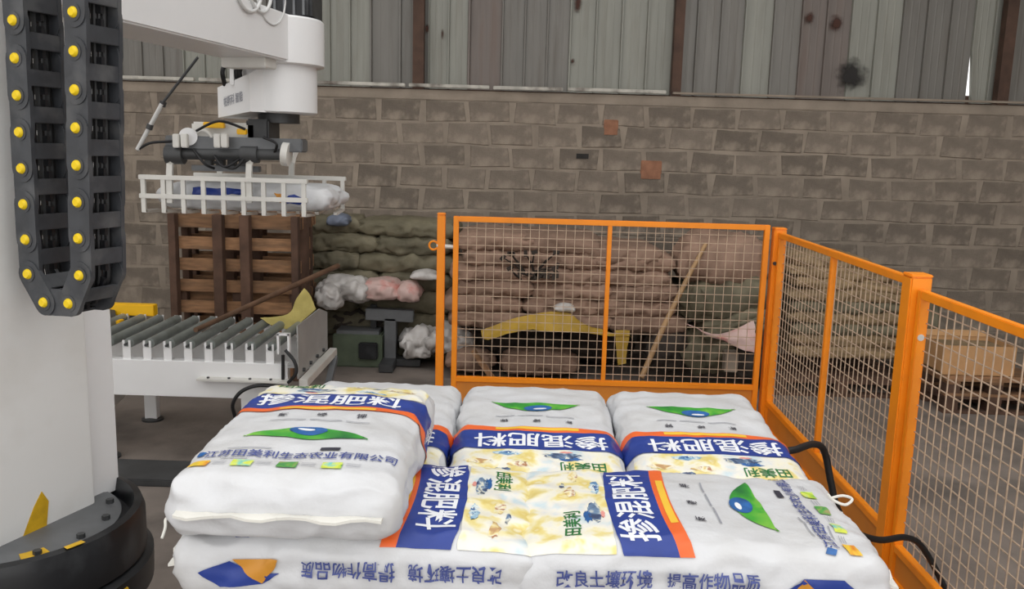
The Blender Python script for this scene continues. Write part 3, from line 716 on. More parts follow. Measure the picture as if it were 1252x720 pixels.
# the bag held in the gripper
hb = at(312, 240, FY + .26)
sk = Sack(.95, .44, .14, .065, 41, .010, .02, .3); me = sk.mesh(44, 26, 8, 'held_bag'); me.materials.append(M['bagw'])
o = bpy.data.objects.new('held_bag', me); COL.objects.link(o); o.location = (hb.x, hb.y, gz + .0)
tag(o, 'white bag gripped in the robot gripper above the roller conveyor', 'bag')
q = decal(sk, 'near', *rect(-.27, -.12, 0, .06), .003, 'blue_print', M['p_blue'], o); decal(sk, 'near', *rect(-.1, .0, .02, .06), .003, 'blue_print', M['p_blue'], o)
decal(sk, 'near', [(.22, -.02), (.30, -.03), (.34, .0), (.28, .03), (.24, .02)], [(0, 1, 2, 3, 4)], .003, 'blue_emblem', M['p_blue'], o)
decal(sk, 'near', [(.16, .03), (.22, .03), (.20, -.02)], [(0, 1, 2)], .003, 'gold_wedge', M['p_gold'], o)
decal(sk, 'top', *rect(.10, .16, -.16, -.08), .003, 'green_leaf', M['p_green'], o)

# cable drag chain hanging beside the column: links with yellow pins
CH0 = rp(0, -.065, 0)
ch = thing('cable_drag_chain', 'black plastic cable drag chain with yellow pins hanging in a loop beside the white column', 'cable chain', rp(.31, -.065, 1.30))
path = []
zl, rl, rr = 1.447, .265, .480
rad = (rr - rl) / 2
z = 2.75
pitch = .1075
fine = [(rl + .012 * min(1, (2.75 - (2.75 - i * .01)) * 0 + max(0, (2.75 - i * .01) - zl) / 1.0), 2.75 - i * .01) for i in range(int((2.75 - zl) / .01) + 1)]
fine += [(rl + rad - rad * math.cos(R(t)), zl - rad * math.sin(R(t)) * 1.05) for t in range(2, 180, 2)]
fine += [(rr + .055 * i / 128, zl + i * .01) for i in range(0, 128)]
acc = 0; last = None; nodes = [fine[0]]
for a, b in zip(fine[:-1], fine[1:]):
    acc += math.hypot(b[0] - a[0], b[1] - a[1])
    if acc >= pitch: nodes.append(b); acc = 0
CW = .138; PW = .042
for i in range(len(nodes) - 1):
    (ra, za), (rb, zb) = nodes[i], nodes[i + 1]
    A, B = rp(ra, -.065, za), rp(rb, -.065, zb); d = (B - A).normalized()
    side = d.cross(HD).normalized()
    mb = MB(); nseg = 10
    for h0 in (0, CW - .014):                                # two side plates, dumb-bell outlines
        out = []
        for t in range(nseg + 1):
            an_ = math.pi * t / nseg; out.append(B + (side * math.cos(an_) + d * math.sin(an_)) * PW)
        for t in range(nseg + 1):
            an_ = math.pi + math.pi * t / nseg; out.append(A + (side * math.cos(an_) + d * math.sin(an_)) * PW)
        offp = HD * (h0 + (.004 if i % 2 else 0))
        if h0: MB().slab([p + offp for p in out], HD * .014).build('rear_plate', M['chain'], lk)
        else: lk = mb.slab([p + offp for p in out], HD * .014).build('chain_link', M['chain'], ch)
    mid = (A + B) / 2
    for sd in (-1, 1):                                       # crossbars on both faces
        m2 = MB().box(mid + side * sd * (PW - .006) + HD * CW / 2, (.05, CW - .01, .008), Matrix((d, HD, d.cross(HD))).transposed())
        m2.build('crossbar', M['chain'], lk, bevel=.002)
    MB().box(mid + HD * CW * .55, (.095, .012, .06), Matrix((d, HD, d.cross(HD))).transposed()).build('divider', M['chain_in'], lk)
    MB().tube([A - HD * .012, A - HD * .006, A + HD * .012], [.011, .016, .018], 14).build('yellow_pin', M['yellow'], lk, smooth=True)
    MB().tube([A - HD * .0025, A + HD * .001], .026, 18).build('pin_boss', M['chain'], lk, smooth=True)
m2 = MB(); 
for dh in (.045, .075, .11, .135):
    pts = [rp(a, -.065 + dh, b) for a, b in fine[::6]]
    MB().tube(pts, .011, 8).build('hose', M['cable'], ch, smooth=True)

# ------------------------------------------------------------------ roller conveyor
cy0, cy1 = 4.8, 5.55
nearL = at(60, 418, cy0)
ZR = (at(250, 428, cy0).z + at(300, 388, cy1).z) / 2
cv = thing('roller_conveyor', 'white steel roller conveyor with grey rollers standing behind the robot', 'conveyor', (-1.9, 5.15, 0))
x0, x1 = -3.0, at(352, 430, cy0).x
sp = (at(305, 425, cy0).x - at(155, 425, cy0).x) / 6
xr0 = at(330, 425, cy0).x
k = 0
while xr0 - k * sp > x0 + .05:
    x = xr0 - k * sp; k += 1
    r_ = MB().cyl((x, cy0 + .035, ZR), (x, cy1 - .02, ZR), .029, 18).build('roller', M['zinc'], cv, smooth=True)
    MB().cyl((x, cy0 - .02, ZR), (x, cy1 + .02, ZR), .008, 8).build('axle', M['dkgrey'], r_)
    for y in (cy0, cy1):
        mb = MB(); mb.box((x, y, ZR - .065), (.046, .006, .10)); mb.box((x - .017, y, ZR + .003), (.012, .006, .04)); mb.box((x + .017, y, ZR + .003), (.012, .006, .04))
        mb.build('roller_bracket', M['white2'], cv)
ZB1, ZB0 = ZR - .09, at(240, 484, cy0).z
for y, s in ((cy0 - .012, -1), (cy1 + .012, 1)):
    mb = MB(); mb.box(((x0 + x1) / 2, y, (ZB0 + ZB1) / 2), (x1 - x0, .008, ZB1 - ZB0))
    mb.box(((x0 + x1) / 2, y - s * .03, ZB1), (x1 - x0, .06, .006)); mb.box(((x0 + x1) / 2, y - s * .03, ZB0), (x1 - x0, .06, .006))
    mb.build('side_beam', M['white2'], cv)
pa = at(242, 470, cy0 - .05); pb = at(352, 470, cy0 - .05)
fb = MB().box(((pa.x + pb.x) / 2, cy0 - .045, at(300, 462, cy0).z), (pb.x - pa.x, .06, .012)).build('flange_strip', M['alu'], cv)
for i in range(4): 
    c = Vector((pa.x + .06 + i * .12, cy0 - .05, at(300, 462, cy0).z)); MB().cyl(c, c + Vector((0, 0, .014)), .008, 6).build('bolt', M['dkgrey'], fb)
legs = [(at(305, 490, cy0 + .02).x, cy0 + .02), (at(305, 490, cy0 + .02).x, cy1 - .02), (at(186, 495, cy1 - .02).x, cy1 - .02), (at(150, 495, cy0 + .02).x - .1, cy0 + .02), (-2.9, cy0 + .02), (-2.9, cy1 - .02)]
for x, y in legs:
    lg = MB().box((x, y, ZB0 / 2 + .005), (.08, .06, ZB0 - .01)).build('leg', M['white2'], cv, bevel=.003)
    MB().lathe((x, y, 0), [(.07, 0), (.07, .012), (.03, .02), (.03, .03)], 20).build('foot', M['dkgrey'], lg)
MB().bar((legs[3][0], cy0 + .02, .30), (legs[2][0] - .02, cy1 - .02, ZB0 - .05), .04, .04).build('brace', M['alu'], cv)
MB().bar((legs[0][0] - .0, cy0 + .02, ZB0 - .06), (legs[0][0], cy1 - .02, ZB0 - .06), .04, .05).build('brace', M['alu'], cv)
MB().bar((legs[3][0], cy0 + .06, ZB0 - .06), (legs[3][0], cy1 - .02, ZB0 - .06), .04, .05).build('brace', M['alu'], cv)
# end stop plate and its rail
e0, e1, e2, e3 = at(359, 462, cy0 + .02), at(358, 403, cy0 + .02), at(399, 366, cy1 + .02), at(403, 428, cy1 + .02)
xe = (e0.x + e3.x) / 2
for p in (e0, e1, e2, e3): p.x = xe
zlo = (e0.z + e3.z) / 2
e0.z = e3.z = zlo; e1.z = e2.z = e1.z * .5 + e2.z * .5
e4 = e2.lerp(e1, .28); e2 = Vector((xe, e2.y, e2.z - .06))
MB().slab([e0, e1, e4, e2, e3], (.008, 0, 0)).build('end_plate', M['steel'], cv)
MB().bar((xe + .04, cy0, zlo - .02), (xe + .04, cy1 + .05, zlo - .02), .05, .05).build('end_rail', M['alu'], cv, bevel=.003)
for i in range(4):
    c = Vector((xe + .008, cy0 + .12 + i * .17, zlo + .03)); MB().cyl(c, c + Vector((.014, 0, 0)), .012, 6).build('bolt', M['dkgrey'], cv)
MB().bar((xe + .06, cy1, zlo - .05), (xe + .06, cy0 + .1, .03), .04, .04).build('brace', M['mid'], cv)
mb = MB(); pc = at(347, 420, cy0 - .02); mb.box(pc + Vector((-.03, 0, 0)), (.012, .03, .12)).box(pc + Vector((.03, 0, 0)), (.012, .03, .12)).box(pc + Vector((0, 0, .055)), (.07, .03, .012)); mb.build('sensor_bracket', M['white2'], cv)
MB().tube(smoothpath([at(349, 428, cy0 - .03), at(360, 442, cy0 - .05), at(362, 456, cy0 - .06), at(352, 468, cy0 - .06)], 6), .010, 8).build('sensor_cable', M['cable'], cv, smooth=True)
MB().tube(smoothpath([at(346, 434, cy0 - .03), at(346, 465, cy0 - .03)], 3), .010, 8).build('sensor_cable', M['cable'], cv, smooth=True)
MB().tube(smoothpath([at(345, 474, cy0 - .05), at(318, 471, cy0 - .08), at(296, 478, cy0 - .1), at(285, 493, cy0 - .1), at(287, 508, cy0 - .08), at(296, 540, cy0 - .04), at(300, 556, cy0 - .04)], 6), .011, 8).build('hanging_cable', M['cable'], cv, smooth=True)
yb_ = thing('photo_sensor_bar', 'yellow box beam at the far left end of the roller conveyor', 'machine guard', at(160, 388, cy1 + .05))
c = at(161, 378, cy1 + .05)
MB().box(c, (at(187, 378, cy1).x - at(128, 378, cy1).x, .07, .075)).build('yellow_housing', M['yellow2'], yb_, bevel=.004)
MB().box(c + Vector((.02, .0, -.16)), (.05, .05, .26)).build('bracket_post', M['dkgrey'], yb_)
MB().box(at(140, 397, cy1 - .15), (.10, .07, .065)).build('yellow_block', M['yellow2'], yb_, bevel=.004)
MB().bar(at(140, 397, cy1 - .15), at(137, 378, cy1 + .05), .03, .03).build('link_bar', M['dkgrey'], yb_)
# dark steel plate on the floor below
fpz = at(180, 582, 4.62)
dk = MB().box((-1.95, 4.55, .02), (1.35, .30, .04)).build('floor_channel', M['dkgrey'], loc=(-1.95, 4.55, 0), bevel=.006)
tag(dk, 'dark grey steel channel lying on the floor under the conveyor', 'steel channel')

# ------------------------------------------------------------------ pallet stack behind the conveyor
PSY = 6.6
pl0 = at(207, 300, PSY); pl1 = at(365, 300, PSY); pcx = (pl0.x + pl1.x) / 2; pw = pl1.x - pl0.x; phh = at(285, 263, PSY).z
def upright_pallet(y, label, dx=0):
    t = thing('wooden_pallet', label, 'pallet', (pcx + dx, y, 0), 'wooden pallets stood on edge'); L0 = Vector((pcx + dx, y, 0))
    n = 8
    for i in range(n):                       # slats face the wall side of the stringers
        z = .06 + (phh - .12) * i / (n - 1)
        MB().box(L0 + Vector((rng.uniform(-.01, .01), .06, z)), (pw, .02, .098)).build('slat', M['wood'], t, bevel=.003)
    for x in (-pw / 2 + .03, -.12, .09, pw / 2 - .025):
        MB().box(L0 + Vector((x, .01, phh / 2)), (.055 if abs(x) > .2 else .075, .075, phh)).build('stringer', M['wood_dk'], t, bevel=.003)
    for i in range(3):
        z = .06 + (phh - .12) * i / 2
        MB().box(L0 + Vector((0, .155, z)), (pw, .02, .1)).build('rear_slat', M['wood'], t, bevel=.003)
    for x in (-pw / 2 + .05, 0, pw / 2 - .05):
        for z in (.06, phh / 2, phh - .06): MB().box(L0 + Vector((x, .107, z)), (.09, .07, .09)).build('spacer', M['wood_dk'], t)
    return t
upright_pallet(PSY, 'brown wooden pallet stood on edge facing the rollers, frontmost of three')
upright_pallet(PSY + .22, 'wooden pallet stood on edge just behind the front one', .015)
upright_pallet(PSY + .44, 'wooden pallet stood on edge at the back, nearest the block wall', -.01)
o = MB().tube([Vector((at(240, 430, 5.0).x, 5.0, ZR + .05)), at(413, 325, 7.0)], [.015, .022], 10).build('wooden_pole', M['pole'], loc=at(303, 386, 5.5), smooth=True)
tag(o, 'long brown pole leaning diagonally from the rollers up to the olive sacks', 'pole')
# crumpled yellow sheet at the end plate
def crumple(name, pts_rows, m, label, cat, th=.01, seed=0, amp=.02, sub=5):
    rows = [smoothpath(r, sub) for r in pts_rows]; cols = list(zip(*rows)); g = [smoothpath(c, sub) for c in cols]
    nr, nc = len(g), len(g[0]); base = g[0][0].copy()
    vs = [];
    for i in range(nr):
        for j in range(nc):
            p = g[i][j]; k = noise.noise(p * 9 + Vector((seed, 0, 0))) * amp + noise.noise(p * 25) * amp * .4
            vs.append(p + Vector((k * .4, -k, k * .6)))
    top = len(vs); vs += [v + Vector((0, th, -th * .4)) for v in vs]
    fs = []
    for i in range(nr - 1):
        for j in range(nc - 1):
            a = i * nc + j; q = (a, a + 1, a + nc + 1, a + nc); fs.append(q); fs.append(tuple(top + x for x in q[::-1]))
    for i in range(nr - 1):
        for j in (0, nc - 1): a = i * nc + j; fs.append((a, a + nc, top + a + nc, top + a))
    for j in range(nc - 1):
        for i in (0, nr - 1): a = i * nc + j; fs.append((a, a + 1, top + a + 1, top + a))
    o = MB().add(vs, fs).build(name, m, loc=base, smooth=True); tag(o, label, cat); return o
crumple('yellow_sheet', [[at(372, 352, 5.5), at(380, 362, 5.48), at(386, 378, 5.46)], [at(362, 366, 5.48), at(368, 380, 5.46), at(370, 392, 5.44)], [at(352, 384, 5.46), at(356, 394, 5.44), at(358, 404, 5.42)], [at(318, 388, 5.42), at(330, 396, 5.42), at(344, 400, 5.42)]], M['ycloth'], 'crumpled pale yellow sheet draped beside the conveyor end plate', 'sheet')

# ------------------------------------------------------------------ stored sacks along the wall
def sack(name, px, py, Y, wpx, hpx, depth, m, label, cat='sack', group=None, seed=0, wr=.02, rz=0, tilt=0, fold=.0, sag=.0, pinch=.45, res=(26, 14, 6), bulge=.03):
    c = at(px, py, Y); wd = wpx * Y / FPX; ht = hpx * Y / FPX
    sk = Sack(wd, depth, ht, ht * .46, seed, wr, bulge, pinch, sag, fold); me = sk.mesh(*res, name); me.materials.append(M[m])
    o = bpy.data.objects.new(name, me); COL.objects.link(o); o.location = c; o.rotation_euler = (0, tilt, rz)
    return tag(o, label, cat, group)
G1 = 'olive woven sacks stacked against the block wall'
ords = ['top', 'second', 'third', 'fourth', 'fifth', 'sixth', 'bottom']
hz = [(266, 283), (284, 304), (305, 326), (327, 347), (348, 375), (376, 405), (406, 428)]
for i, (ya, yb2) in enumerate(hz):
    xs0 = 372 + (i % 3) * 5; xm = 452 + (i % 2) * 22 - 8; xe0 = 560 - (i % 2) * 6
    for (qa, qb, side) in ((xs0, xm, 'left half beside the pallets'), (xm, xe0, 'right half behind the post')):
        sl = 0 if side[0] == 'l' else 3
        sack('woven_sack', (qa + qb) / 2, (ya + yb2) / 2 + sl, 7.56, qb - qa + 8, yb2 - ya + 4, .52, 'olive', 'olive woven sack in the %s layer of the olive heap, %s' % (ords[i], side), group=G1, seed=50 + i * 2 + sl, wr=.016, fold=.010, rz=rng.uniform(-.03, .03), pinch=.3, res=(44, 14, 10), bulge=.02)
sack('folded_film', 415, 270, 7.3, 30, 12, .2, 'bluebag', 'small blue grey film folded on top of the olive sacks', 'film', seed=3, wr=.01)
sack('white_sack', 425, 353, 7.18, 66, 26, .35, 'film', 'crumpled white plastic sack pushed between the olive sacks and the end plate', seed=4, wr=.03, fold=.012, tilt=.0)
sack('white_sack', 404, 362, 7.02, 36, 24, .3, 'film', 'smaller crumpled white sack just right of the end plate top', seed=24, wr=.03, fold=.012, tilt=.3)
sack('pink_sack', 468, 354, 7.2, 50, 22, .35, 'pinkfilm', 'pinkish printed sack in the middle of the olive heap', seed=5, wr=.015)
sack('pink_sack', 500, 357, 7.19, 32, 20, .3, 'pinkfilm', 'short pale pink sack at the right end of the printed ones', seed=6, wr=.012)
sack('white_strip', 520, 337, 7.22, 36, 8, .2, 'film', 'thin white plastic strip sticking out of the olive heap by the post', 'plastic strip', seed=8, wr=.006)
sack('cavity_shade', 452, 394, 7.44, 120, 26, .25, 'junk', 'dark lump painting the shaded cavity under the pink sacks', 'bundle', seed=9, wr=.02)  # its dark colour stands in for the shade of a cavity
# machine stand in front of the heap
ms = thing('machine_stand', 'dark grey steel T-shaped machine stand in front of the olive sacks', 'stand', at(478, 442, 7.18))
MB().bar(at(448, 383, 7.18), at(506, 386, 7.18), .10, .10).build('top_beam', M['mid'], ms, bevel=.006)
b = at(478, 388, 7.18); MB().box((b.x, 7.18, b.z / 2), (.10, .10, b.z)).build('upright', M['mid'], ms, bevel=.004)
b = at(457, 372, 7.28); MB().box((b.x, 7.28, b.z / 2), (.05, .05, b.z)).build('rear_upright', M['dkgrey'], ms)
p = at(452, 424, 7.12); MB().box((p.x, 7.12, p.z - .02), (.16, .18, .14)).build('gearbox', M['black'], ms, bevel=.01)
MB().box((at(482, 440, 7.18).x, 7.18, .04), (.46, .14, .06)).build('foot_beam', M['dkgrey'], ms, bevel=.006)
MB().box((at(476, 440, 7.1).x, 7.1, .04), (.12, .40, .07)).build('foot_beam', M['dkgrey'], ms, bevel=.006)
p = at(440, 405, 7.2); gb = MB().box((p.x, 7.2, .14), (.42, .25, .28)).build('green_crate', mat('green_crate', (82, 92, 74), .7, var=.2), loc=(p.x, 7.2, 0), bevel=.01); tag(gb, 'dull green crate on the floor behind the machine stand', 'crate')
MB().box((p.x, 7.2, .295), (.36, .2, .03)).build('lid_board', M['mid'], gb)
sack('wrapped_bundle', 552, 414, 7.1, 52, 34, .35, 'film', 'clear and white plastic bundle on the floor at the foot of the left fence post', 'bundle', seed=12, wr=.04, fold=.015, pinch=.55)
sack('wrapped_bundle', 513, 420, 7.15, 42, 30, .3, 'film', 'crumpled white plastic bundle on the floor left of the fence post', 'bundle', seed=13, wr=.05, fold=.02, pinch=.5)

# dusty heap behind the back fence panel
G2 = 'dusty flattened sacks in the heap behind the fence'
names = ['left', 'middle', 'right']
for r_ in range(6):
    y0_ = 282 + r_ * 18
    for c_, px in enumerate((606, 690, 768)):
        sack('woven_sack', px + (r_ % 2) * 12 - 6 + (r_ - 2) * (c_ - 1) * 4, y0_ + 9 + c_ * 3 + (10 if c_ == 2 else 0) * (r_ == 0), 7.2, 96, 21, .8, 'dusty', 'dusty brown sack, %s layer of the heap behind the mesh, %s of three' % (ords[r_], names[c_]), group=G2, seed=90 + r_ * 3 + c_, wr=.014, rz=rng.uniform(-.05, .05), fold=.008, pinch=.3, res=(40, 14, 8))
for c_, (px, py) in enumerate(((580, 410), (650, 414), (725, 416))):
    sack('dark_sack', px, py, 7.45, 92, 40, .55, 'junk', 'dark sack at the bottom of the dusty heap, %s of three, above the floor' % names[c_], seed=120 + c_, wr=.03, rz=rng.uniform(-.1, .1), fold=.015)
crumple('yellow_tarp', [[at(588, 404, 6.7), at(640, 386, 6.72), at(690, 382, 6.72), at(712, 396, 6.72)], [at(590, 412, 6.66), at(640, 396, 6.66), at(690, 394, 6.66), at(740, 404, 6.66)], [at(596, 416, 6.62), at(640, 404, 6.60), at(700, 406, 6.60), at(772, 412, 6.62)]], M['tarp'], 'mustard yellow tarp spread over the foot of the dusty heap', 'tarp', seed=2, amp=.03)
crumple('yellow_tarp_corner', [[at(752, 404, 6.64), at(770, 404, 6.64)], [at(754, 424, 6.60), at(768, 424, 6.60)], [at(756, 446, 6.58), at(766, 444, 6.58)]], M['tarp'], 'narrow hanging tail of mustard yellow tarp right of the fence middle bar', 'tarp', seed=4, amp=.02)
sack('white_strip', 690, 377, 6.75, 26, 6, .12, 'film', 'thin white plastic strip lying on top of the yellow tarp', 'plastic strip', seed=15, wr=.006)
sack('grey_slab', 660, 442, 6.95, 96, 24, .36, 'dusty', 'flat grey brown sack on the floor in front of the dark sacks', seed=16, wr=.02)
sack('grey_slab', 575, 440, 6.95, 60, 20, .36, 'dusty', 'flat grey brown sack on the floor behind the left panel stile', seed=17, wr=.02)
pa, pb = at(578, 428, 6.72), at(606, 455, 6.66); pb.z = .018
o = MB().bar(pa, pb, .05, .03).build('wooden_stick', M['wood'], loc=pb); tag(o, 'short grey wooden stick leaning on a flat sack behind the fence', 'stick')
# dark twigs added to stand in for a dark plant-like hole
tw = thing('hole_twigs', 'dark twigs standing in for a dark hole in the heap behind the fence', 'branch', at(648, 345, 6.8))
r = random.Random(5)
for i in range(16):
    a = at(648 + r.uniform(-10, 10), 338 + r.uniform(-2, 8), 6.85); b = at(648 + r.uniform(-34, 34), 322 + r.uniform(-14, 18), 6.72)
    MB().tube([a, a.lerp(b, .5) + Vector((r.uniform(-.02, .02), 0, r.uniform(0, .03))), b], [.012, .009, .004], 6).build('twig', M['junk'], tw)
    bm_ = MB(); bm_.box(b, (.05, .02, .03), Matrix.Rotation(r.uniform(0, 3), 3, 'Y')); bm_.build('dark_fleck', M['junk'], tw)
# bamboo stick leaning
o = MB().tube([at(784, 462, 6.15), at(812, 398, 6.35), at(838, 345, 6.55), at(863, 298, 6.72)], [.021, .02, .018, .016], 12).build('bamboo_stick', M['bamboo'], loc=at(784, 462, 6.15), smooth=True)
tag(o, 'pale bamboo stick leaning on the sacks behind the back fence panel', 'stick')
for i in range(1, 8): 
    c = at(784, 462, 6.15).lerp(at(863, 298, 6.72), i / 8 + .02)
# right sacks behind the panel
sack('bulging_sack', 880, 318, 7.0, 116, 62, .6, 'dusty', 'large bulging dusty sack right of the bamboo stick, uppermost', seed=130, wr=.03, pinch=.3, fold=.01)
sack('bulging_sack', 886, 362, 6.95, 120, 52, .6, 'olive', 'large olive sack sagging under the bulging dusty one', seed=131, wr=.035, fold=.02, tilt=-.1)
for i in range(3):
    sack('folded_sack', 900, 386 + i * 7, 6.80 - i * .01, 90, 12, .3, 'olive', 'flat folded olive sack, %s of three under the large olive sack' % ['top', 'middle', 'bottom'][i], group='flat folded olive sacks', seed=133 + i, wr=.012, tilt=-.22, fold=.008)
crumple('printed_film', [[at(838, 394, 6.55), at(880, 408, 6.52), at(922, 391, 6.55)], [at(858, 404, 6.5), at(890, 414, 6.46), at(924, 410, 6.48)], [at(876, 414, 6.48), at(902, 424, 6.44), at(926, 432, 6.46)]], M['pinkfilm'], 'white and red printed plastic film hanging over the olive sacks by the corner post', 'film', seed=6, amp=.03)
sack('net_bag', 862, 426, 6.9, 60, 56, .5, 'olive', 'lumpy olive bag standing on the floor below the printed film', 'bag', seed=140, wr=.05, fold=.02, pinch=.3)
sack('dark_sack', 815, 424, 7.0, 60, 50, .5, 'junk', 'dark sack in the gap behind the bamboo stick', seed=141, wr=.03)
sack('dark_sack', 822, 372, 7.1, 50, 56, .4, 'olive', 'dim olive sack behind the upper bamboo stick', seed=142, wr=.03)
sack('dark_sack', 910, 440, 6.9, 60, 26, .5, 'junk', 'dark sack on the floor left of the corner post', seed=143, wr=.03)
o = MB().box(at(893, 438, 6.6) - Vector((0, 0, .02)), (.10, .10, .16)).build('concrete_cube', M['mortar'], loc=at(893, 447, 6.6), bevel=.005); tag(o, 'small pale concrete lump under the printed film', 'lump')

# tan folded sacks behind the right fence
G3 = 'tan folded sacks stacked behind the right fence'
tanw = [(955, 1050), (952, 1078), (955, 1088), (950, 1090), (953, 1088), (950, 1092), (954, 1086), (952, 1090), (953, 1086)]
for i, (qa, qb) in enumerate(tanw):
    mt_ = 'tan' if i not in (4, 6) else 'olive'
    sack('folded_sack', (qa + qb) / 2, 316 + i * 13.2, 7.0, qb - qa, 15, .6, mt_, 'folded %s sack, %s of nine in the stack behind the right fence' % (mt_, ['topmost', 'second from the top', 'third from the top', 'fourth from the top', 'middle', 'fourth from the bottom', 'third from the bottom', 'second from the bottom', 'lowest'][i]), group=G3, seed=150 + i, wr=.014, fold=.006, rz=rng.uniform(-.03, .03), pinch=.35, res=(40, 14, 6), tilt=.05 if i < 3 else 0)
pz = at(1010, 436, 7.0)
pallet((pz.x, 7.05, 0), 1.1, .9, 'dark wooden pallet under the tan folded sacks behind the right fence', 'pallets along the wall', 'wood_dk', h=.13)
for i in range(1):
    sack('dark_sack', 1112, 400, 7.25, 46, 100, .4, 'olive', 'tall dim olive sack standing at the right end of the tan stack', seed=170, wr=.03, pinch=.2)
# carton on pallets at right
p = at(1192, 500, 6.5)
for i in range(2):
    pallet((p.x, 6.6, .135 * i), .76, .72, ['dark wooden pallet on the floor under the cardboard box', 'brown wooden pallet directly under the cardboard box'][i], 'pallets under the carton', 'wood_dk' if i != 1 else 'wood', h=.135)
p = at(1196, 455, 6.35); cbz = .272
cb = thing('cardboard_box', 'open tan cardboard box on two pallets behind the right fence', 'box', (p.x, 6.55, cbz))
cw, cdp, chh = at(1240, 445, 6.35).x - at(1152, 445, 6.35).x, .40, .225
c0 = Vector((p.x, 6.55, cbz))
MB().box(c0 + Vector((0, 0, .006)), (cw, cdp, .01)).build('bottom', M['carton'], cb)
for s in (-1, 1):
    MB().box(c0 + Vector((0, s * (cdp / 2 - .004), chh / 2)), (cw, .008, chh)).build('side_panel', M['carton'], cb)
    MB().box(c0 + Vector((s * (cw / 2 - .004), 0, chh / 2)), (.008, cdp - .016, chh)).build('end_panel', M['carton'], cb)
MB().box(c0 + Vector((0, cdp / 2 + .03, chh + .012)), (cw * .98, .006, .09), Matrix.Rotation(-1.2, 3, 'X')).build('flap', M['carton'], cb)
MB().box(c0 + Vector((0, 0, chh * .8)), (cw - .02, cdp - .02, .02)).build('contents', M['tan'], cb)

# ------------------------------------------------------------------ orange safety fence
FYB, FH = 5.6, 1.40
def zat(px, py, Y): return at(px, py, Y).z
def post(px, pyt, Y, wd, label):
    p = at(px, pyt, Y); t = thing('fence_post', label, 'post', (p.x, Y, 0), 'orange fence posts')
    MB().box((p.x, Y, p.z / 2), (wd, wd, p.z)).build('post_tube', M['orange'], t, bevel=.006)
    MB().box((p.x, Y, p.z + .003), (wd + .004, wd + .004, .014)).build('post_cap', M['orange'], t, bevel=.005)
    MB().box((p.x, Y, .006), (wd + .09, wd + .09, .012)).build('base_plate', M['orange'], t)
    return p, t
pL, tL = post(540, 262, FYB, .052, 'slim orange fence post with a latch ring, left end of the fence')
pC, tC = post(953, 280, FYB, .078, 'orange corner post where the back and right fence panels meet')
pN, tN = post(1122, 337, 3.55, .088, 'thick orange post nearest the camera between the two right panels')
lx = at(530, 300, FYB - .01)
MB().tube(arc(lx, .028, 0, 360, 16), .007, 8).build('latch_ring', M['orange'], tL, smooth=True)
MB().cyl(lx + Vector((.02, 0, 0)), at(556, 302, FYB), .014, 8).build('latch_bolt', M['alu'], tL, smooth=True)
kx = at(1122, 411, 3.49)
MB().cyl(kx, kx + Vector((0, -.03, 0)), .014, 10).build('bolt', M['alu'], tN, smooth=True)
MB().box(kx + Vector((0, -.014, -.03)), (.012, .02, .05)).build('key', M['alu'], tN)
kx = at(947, 322, FYB - .04); MB().cyl(kx, kx + Vector((0, -.012, 0)), .012, 10).build('bolt', M['dkgrey'], tC)
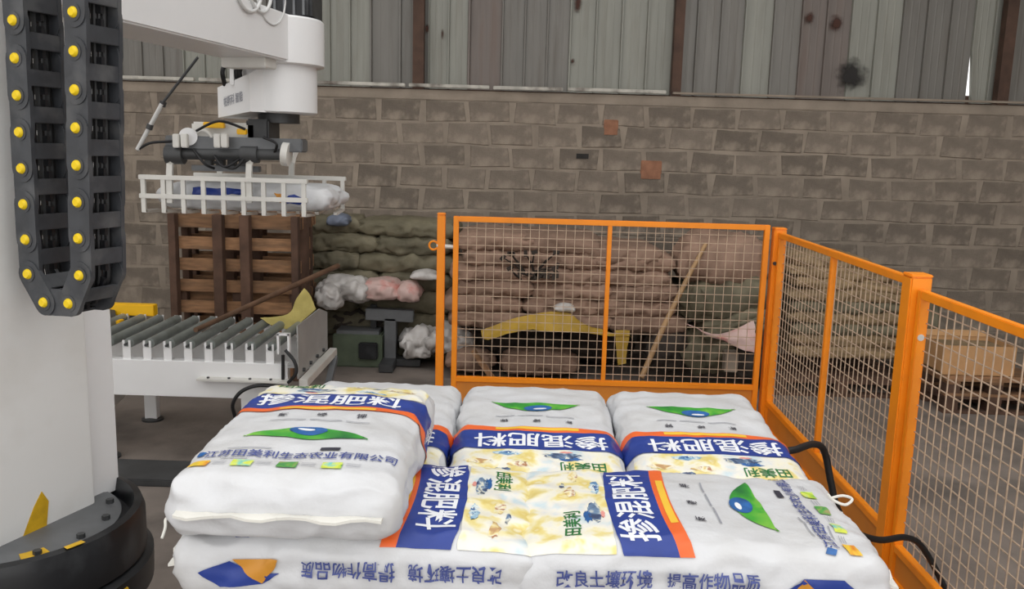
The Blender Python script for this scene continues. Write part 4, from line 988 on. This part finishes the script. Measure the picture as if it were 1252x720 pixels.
def panel(a, b, ztop, zmid, zbot, mids, label, fw=.035, wr_=.0042, cell=.06):
    """a frame between ground points a and b: two stiles, rails, middle bars, wire mesh, kick plate"""
    a, b = Vector((a[0], a[1], 0)), Vector((b[0], b[1], 0)); d = (b - a).normalized(); L = (b - a).length; nrm = Vector((-d.y, d.x, 0))
    t = thing('safety_fence', label, 'fence', (a + b) / 2, 'orange wire mesh fence panels')
    Z = lambda z: Vector((0, 0, z))
    def br(p, q, name, m='orange', wd=fw, ht=fw): return MB().bar(p, q, wd, ht, up=nrm if abs((q - p).normalized().z) > .9 else (0, 0, 1)).build(name, M[m], t, bevel=.003)
    br(a + Z(zbot), a + Z(ztop), 'stile'); br(b + Z(zbot), b + Z(ztop), 'stile')
    br(a + d * fw / 2 + Z(ztop - fw / 2), b - d * fw / 2 + Z(ztop - fw / 2), 'top_rail')
    br(a + d * fw / 2 + Z(zmid), b - d * fw / 2 + Z(zmid), 'lower_rail')
    br(a + d * fw / 2 + Z(zbot + fw / 2), b - d * fw / 2 + Z(zbot + fw / 2), 'bottom_rail')
    for m_ in mids: br(a + d * L * m_ + Z(zmid + fw / 2), a + d * L * m_ + Z(ztop - fw), 'middle_bar', 'orange', fw * .8, fw * .9)
    off = nrm * .012
    mb = MB(); n = int((L - fw) / cell)
    for i in range(1, n + 1):
        x = fw / 2 + (L - fw) * i / (n + 1); mb.bar(a + d * x + off + Z(zmid), a + d * x + off + Z(ztop - .02), wr_, wr_, up=nrm)
    nz = int((ztop - zmid) / cell)
    for i in range(1, nz + 1):
        z = zmid + (ztop - zmid - .02) * i / (nz + 1); mb.bar(a + d * .01 + off * 1.5 + Z(z), b - d * .01 + off * 1.5 + Z(z), wr_, wr_)
    o = mb.build('wire_mesh', M['wire'], t); o['kind'] = 'stuff'
    MB().bar(a + d * .01 + Z((zbot + zmid) / 2), b - d * .01 + Z((zbot + zmid) / 2), .006, zmid - zbot).build('kick_plate', M['orange_kick'], t)
    return t
bx0, bx1 = at(558, 268, FYB).x, at(938, 278, FYB).x
ztb = (zat(560, 264, FYB) + zat(935, 275, FYB)) / 2
zmb = (zat(556, 461, FYB) + zat(920, 475, FYB)) / 2
mfr = (at(742, 360, FYB).x - bx0) / (bx1 - bx0)
panel((bx0, FYB), (bx1, FYB), ztb, zmb, .06, [mfr], 'orange mesh panel at the back between the slim post and the corner post')
zr = zat(960, 283, FYB - .06); zm2 = zat(1068, 640, 3.66)
xc = lambda Y: pC.x + (pN.x - pC.x) * (FYB - Y) / (FYB - 3.55)
# middle bar where the line of sight at px 1015 crosses the panel
best = min((abs(626 + 0 - 626 + (at(1010, 420, Y / 100).x - xc(Y / 100))), Y / 100) for Y in range(370, 550))[1]
panel((xc(5.54), 5.54), (xc(3.62), 3.62), pN.z - .012, zm2, .06, [(5.54 - best) / (5.54 - 3.62)], 'orange mesh panel along the right side between the corner post and the thick post')
panel((xc(3.48), 3.48), (xc(1.6), 1.6), pN.z - .05, zm2 - .02, .06, [.62], 'orange mesh panel nearest the camera at the right edge, running on from the thick post')
p2 = Vector((xc(1.53), 1.53, 0))
t = thing('fence_post', 'orange fence post at the near end of the right fence', 'post', p2, 'orange fence posts')
MB().box(p2 + Vector((0, 0, .7)), (.1, .1, 1.4)).build('post_tube', M['orange'], t, bevel=.006)

# black cable from the stack to the fence foot
cb_ = MB().tube(smoothpath([Vector((.93, 2.62, .02)), Vector((.90, 2.64, .3)), Vector((.87, 2.68, .72)), at(955, 560, 2.75), at(975, 549, 2.8), at(996, 543, 2.9), at(1008, 552, 2.95), at(1016, 590, 2.95), at(1024, 622, 2.95), at(1042, 648, 2.98), at(1075, 660, 3.05), at(1108, 657, 3.15), at(1130, 672, 3.2), at(1160, 730, 3.2), at(1170, 770, 3.2)], 6), .0125, 12).build('black_cable', M['cable'], loc=at(1016, 590, 2.95), smooth=True)
tag(cb_, 'thick black cable arching from the white bags to the foot of the right fence', 'cable')
